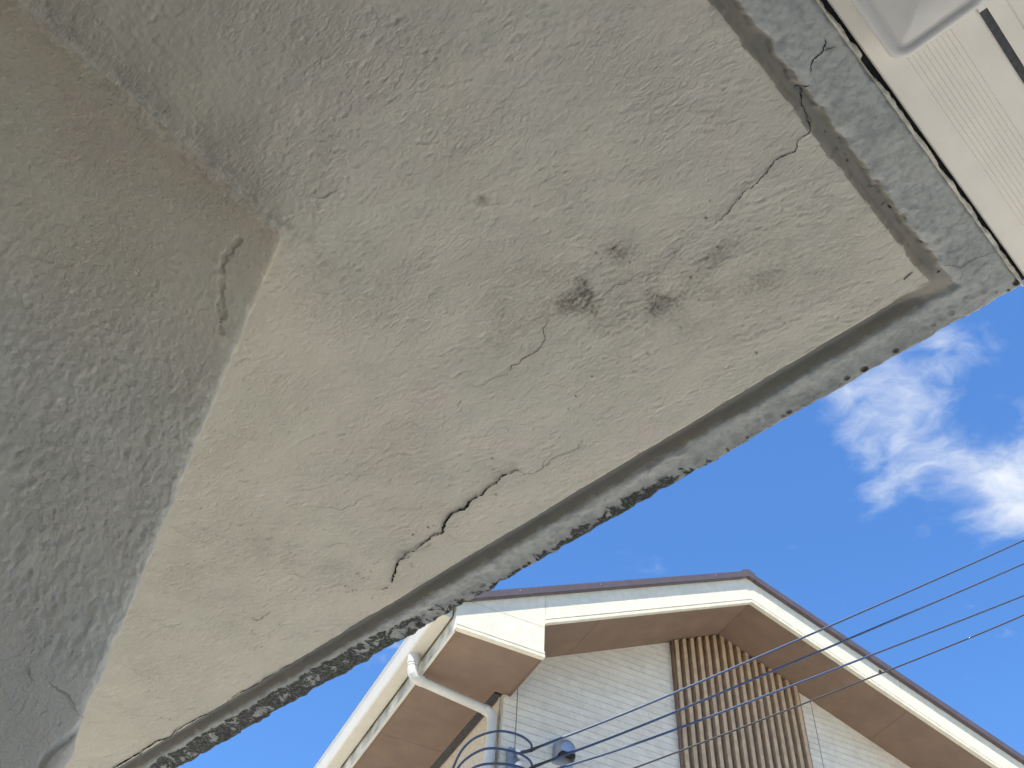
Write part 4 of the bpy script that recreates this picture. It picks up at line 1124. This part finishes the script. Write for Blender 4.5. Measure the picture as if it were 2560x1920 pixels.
# ---- vent hood on the gable
hood_w, hood_z0, hood_z1 = 0.077, 5.535, 5.690
HU = 3.155
base_p = [(HU - hood_w, 5.520), (HU + hood_w, 5.520)] + [(HU + hood_w * math.cos(a), 5.640 + hood_w * math.sin(a)) for a in [math.pi * k / 14 for k in range(15)]]
hood_o = house.add('vent_hood', prism(base_p, VW - 0.022, VW - 0.0076), M_HOOD)
# the cowl: an arched shell that rakes forward and is open at the bottom
V, F = [], []
arc = [math.pi * k / 16 for k in range(17)]
def arch(w, v, ztop, zbot, lean):
    out = [(HU - w, v, zbot)] + [(HU + w * math.cos(math.pi - a), v - lean * math.sin(a) * 0.0, ztop - w + w * math.sin(a)) for a in arc] + [(HU + w, v, zbot)]
    return out
rings_ = [arch(0.070, VW - 0.022, 5.708, 5.545, 0), arch(0.070, VW - 0.060, 5.702, 5.556, 0), arch(0.067, VW - 0.085, 5.692, 5.566, 0), arch(0.060, VW - 0.100, 5.676, 5.574, 0), arch(0.046, VW - 0.108, 5.650, 5.580, 0)]
m = len(rings_[0])
for r_ in rings_: V += r_
for i in range(len(rings_) - 1):
    for k in range(m - 1):
        F.append((i * m + k, i * m + k + 1, (i + 1) * m + k + 1, (i + 1) * m + k))
F.append(tuple((len(rings_) - 1) * m + k for k in range(m)))
cow = recalc(mesh_from('cowl', V, F))
house.add('cowl', cow, M_HOOD, parent=hood_o, smooth=True)
house.add('louvre', box(HU - 0.062, HU + 0.062, VW - 0.090, VW - 0.024, 5.585, 5.588), M_BLACK, parent=hood_o)

# ================================================================ service bracket, insulators and cables
brk = Frame('cable_bracket', AH, (2.735, VW, 5.2), 'grey steel cable bracket with porcelain insulators on the house corner', 'bracket')
brk.add('plate', box(2.712, 2.752, VW - 0.060, VW - 0.008, 4.98, 5.512, 0.004), M_STEEL)
brk.add('arm', box(2.752, 2.800, VW - 0.050, VW - 0.044, 5.05, 5.506), M_STEEL)
def spool(u, v, zc):
    me = lathe([(0.012, -0.030), (0.026, -0.028), (0.029, -0.018), (0.024, -0.010), (0.017, 0.0), (0.024, 0.010), (0.029, 0.018), (0.026, 0.028), (0.012, 0.030)], 20)
    me = move_mesh(me, Matrix.Translation((u, v, zc)) @ Matrix.Rotation(R(-22), 4, 'Y'))
    return brk.add('insulator', me, M_PORC, smooth=True)
for zc in (5.462, 5.360, 5.255):
    s_ = spool(2.782, VW - 0.095, zc)
    brk.add('pin', tube([(2.770, VW - 0.047, zc - 0.01), (2.782, VW - 0.095, zc)], 0.006, 8), M_STEEL)


def cable(name, pts, rad, m, label, cat, extra=1.0, group=None, base=None):
    P = [Vector(p) for p in pts]
    last = P[-1] * 1.0
    d = (P[-1] - P[-2])
    P += [last + d * 0.6 + Vector((0, 0, 0.06)), last + d * 1.6 + Vector((0, 0, 0.22)), last + d * 3.0 + Vector((0, 0, 0.55))]
    fr = Frame(name, AH, pts[0], label, cat, group)
    fr.add('span', tube(spline(P, 14), rad, 8), m, smooth=True)
    return fr


w1 = cable('power_cable', [(2.782, 5.905, 5.440), (2.796, 5.790, 5.412), (3.796, 5.311, 5.972), (6.308, 4.250, 7.523)][1:], 0.0082, M_BLUE, 'uppermost of the three blue power cables in front of the slatted gable', 'cable', group='blue service cables')
w2 = cable('power_cable', [(2.825, 5.827, 5.311), (3.822, 5.371, 5.854), (6.539, 4.220, 7.472)], 0.0082, M_BLUE, 'middle of the three blue power cables, crossing in front of the vent hood', 'cable', group='blue service cables')
w3 = cable('power_cable', [(2.827, 5.832, 5.242), (2.995, 5.747, 5.317), (3.844, 5.423, 5.743), (6.637, 4.402, 7.303)], 0.0082, M_BLUE, 'lowest of the three blue power cables, just under the vent hood', 'cable', group='blue service cables')
w4 = cable('telephone_cable', [(2.676, 5.990, 5.041), (3.516, 5.644, 5.422), (5.408, 4.999, 6.469), (6.697, 4.512, 7.200)], 0.0066, M_BLKC, 'thin black cable below the blue ones, with a small clip on it', 'cable')
w4.add('clip', box(5.388, 5.412, 4.992, 5.006, 6.464, 6.492, 0.003), M_BLACK)
# dead-end grips and the slack tails that loop back to the meter
w1.add('grip', tube([(2.752, 5.905, 5.432), (2.796, 5.790, 5.412)], [0.008, 0.014], 8), M_BLACK)
w1.add('grip', tube([(2.796, 5.790, 5.413), (2.84, 5.769, 5.438), (3.03, 5.678, 5.543)], [0.013, 0.0095, 0.008], 8), M_BLKC)
w1.add('bail_wire', tube([(2.782, 5.925, 5.470), (2.770, 5.880, 5.443), (2.795, 5.792, 5.413)], 0.006, 8), M_BLKC)
w2.add('grip', tube([(2.785, 5.925, 5.280), (2.825, 5.827, 5.311)], [0.009, 0.014], 8), M_BLACK)
w2.add('grip', tube([(2.825, 5.827, 5.311), (2.90, 5.791, 5.352), (3.08, 5.710, 5.450)], [0.013, 0.0095, 0.008], 8), M_BLKC)
w3.add('grip', tube([(2.790, 5.925, 5.220), (2.827, 5.832, 5.242)], [0.009, 0.013], 8), M_BLACK)
w1.add('tail_loop', tube(spline([(2.793, 5.786, 5.416), (2.785, 5.770, 5.434), (2.759, 5.761, 5.450), (2.703, 5.756, 5.468), (2.633, 5.769, 5.480), (2.556, 5.798, 5.484), (2.476, 5.851, 5.469), (2.407, 5.923, 5.437), (2.369, 6.008, 5.385), (2.362, 6.110, 5.310), (2.371, 6.199, 5.239), (2.433, 6.286, 5.153), (2.60, 6.40, 5.05)], 8), 0.0084, 8), M_BLUE, smooth=True)
w2.add('tail_loop', tube(spline([(2.822, 5.822, 5.314), (2.794, 5.804, 5.338), (2.740, 5.800, 5.358), (2.675, 5.811, 5.371), (2.582, 5.838, 5.380), (2.497, 5.880, 5.376), (2.436, 5.938, 5.351), (2.393, 6.001, 5.317), (2.373, 6.065, 5.276), (2.379, 6.155, 5.205), (2.428, 6.236, 5.128), (2.60, 6.36, 5.02)], 8), 0.0084, 8), M_BLUE, smooth=True)
w3.add('tail_loop', tube(spline([(2.830, 5.833, 5.240), (2.802, 5.814, 5.263), (2.730, 5.822, 5.281), (2.638, 5.850, 5.288), (2.552, 5.888, 5.287), (2.484, 5.931, 5.276), (2.435, 5.983, 5.253), (2.400, 6.058, 5.207), (2.430, 6.182, 5.104), (2.60, 6.32, 5.00)], 8), 0.0084, 8), M_BLUE, smooth=True)
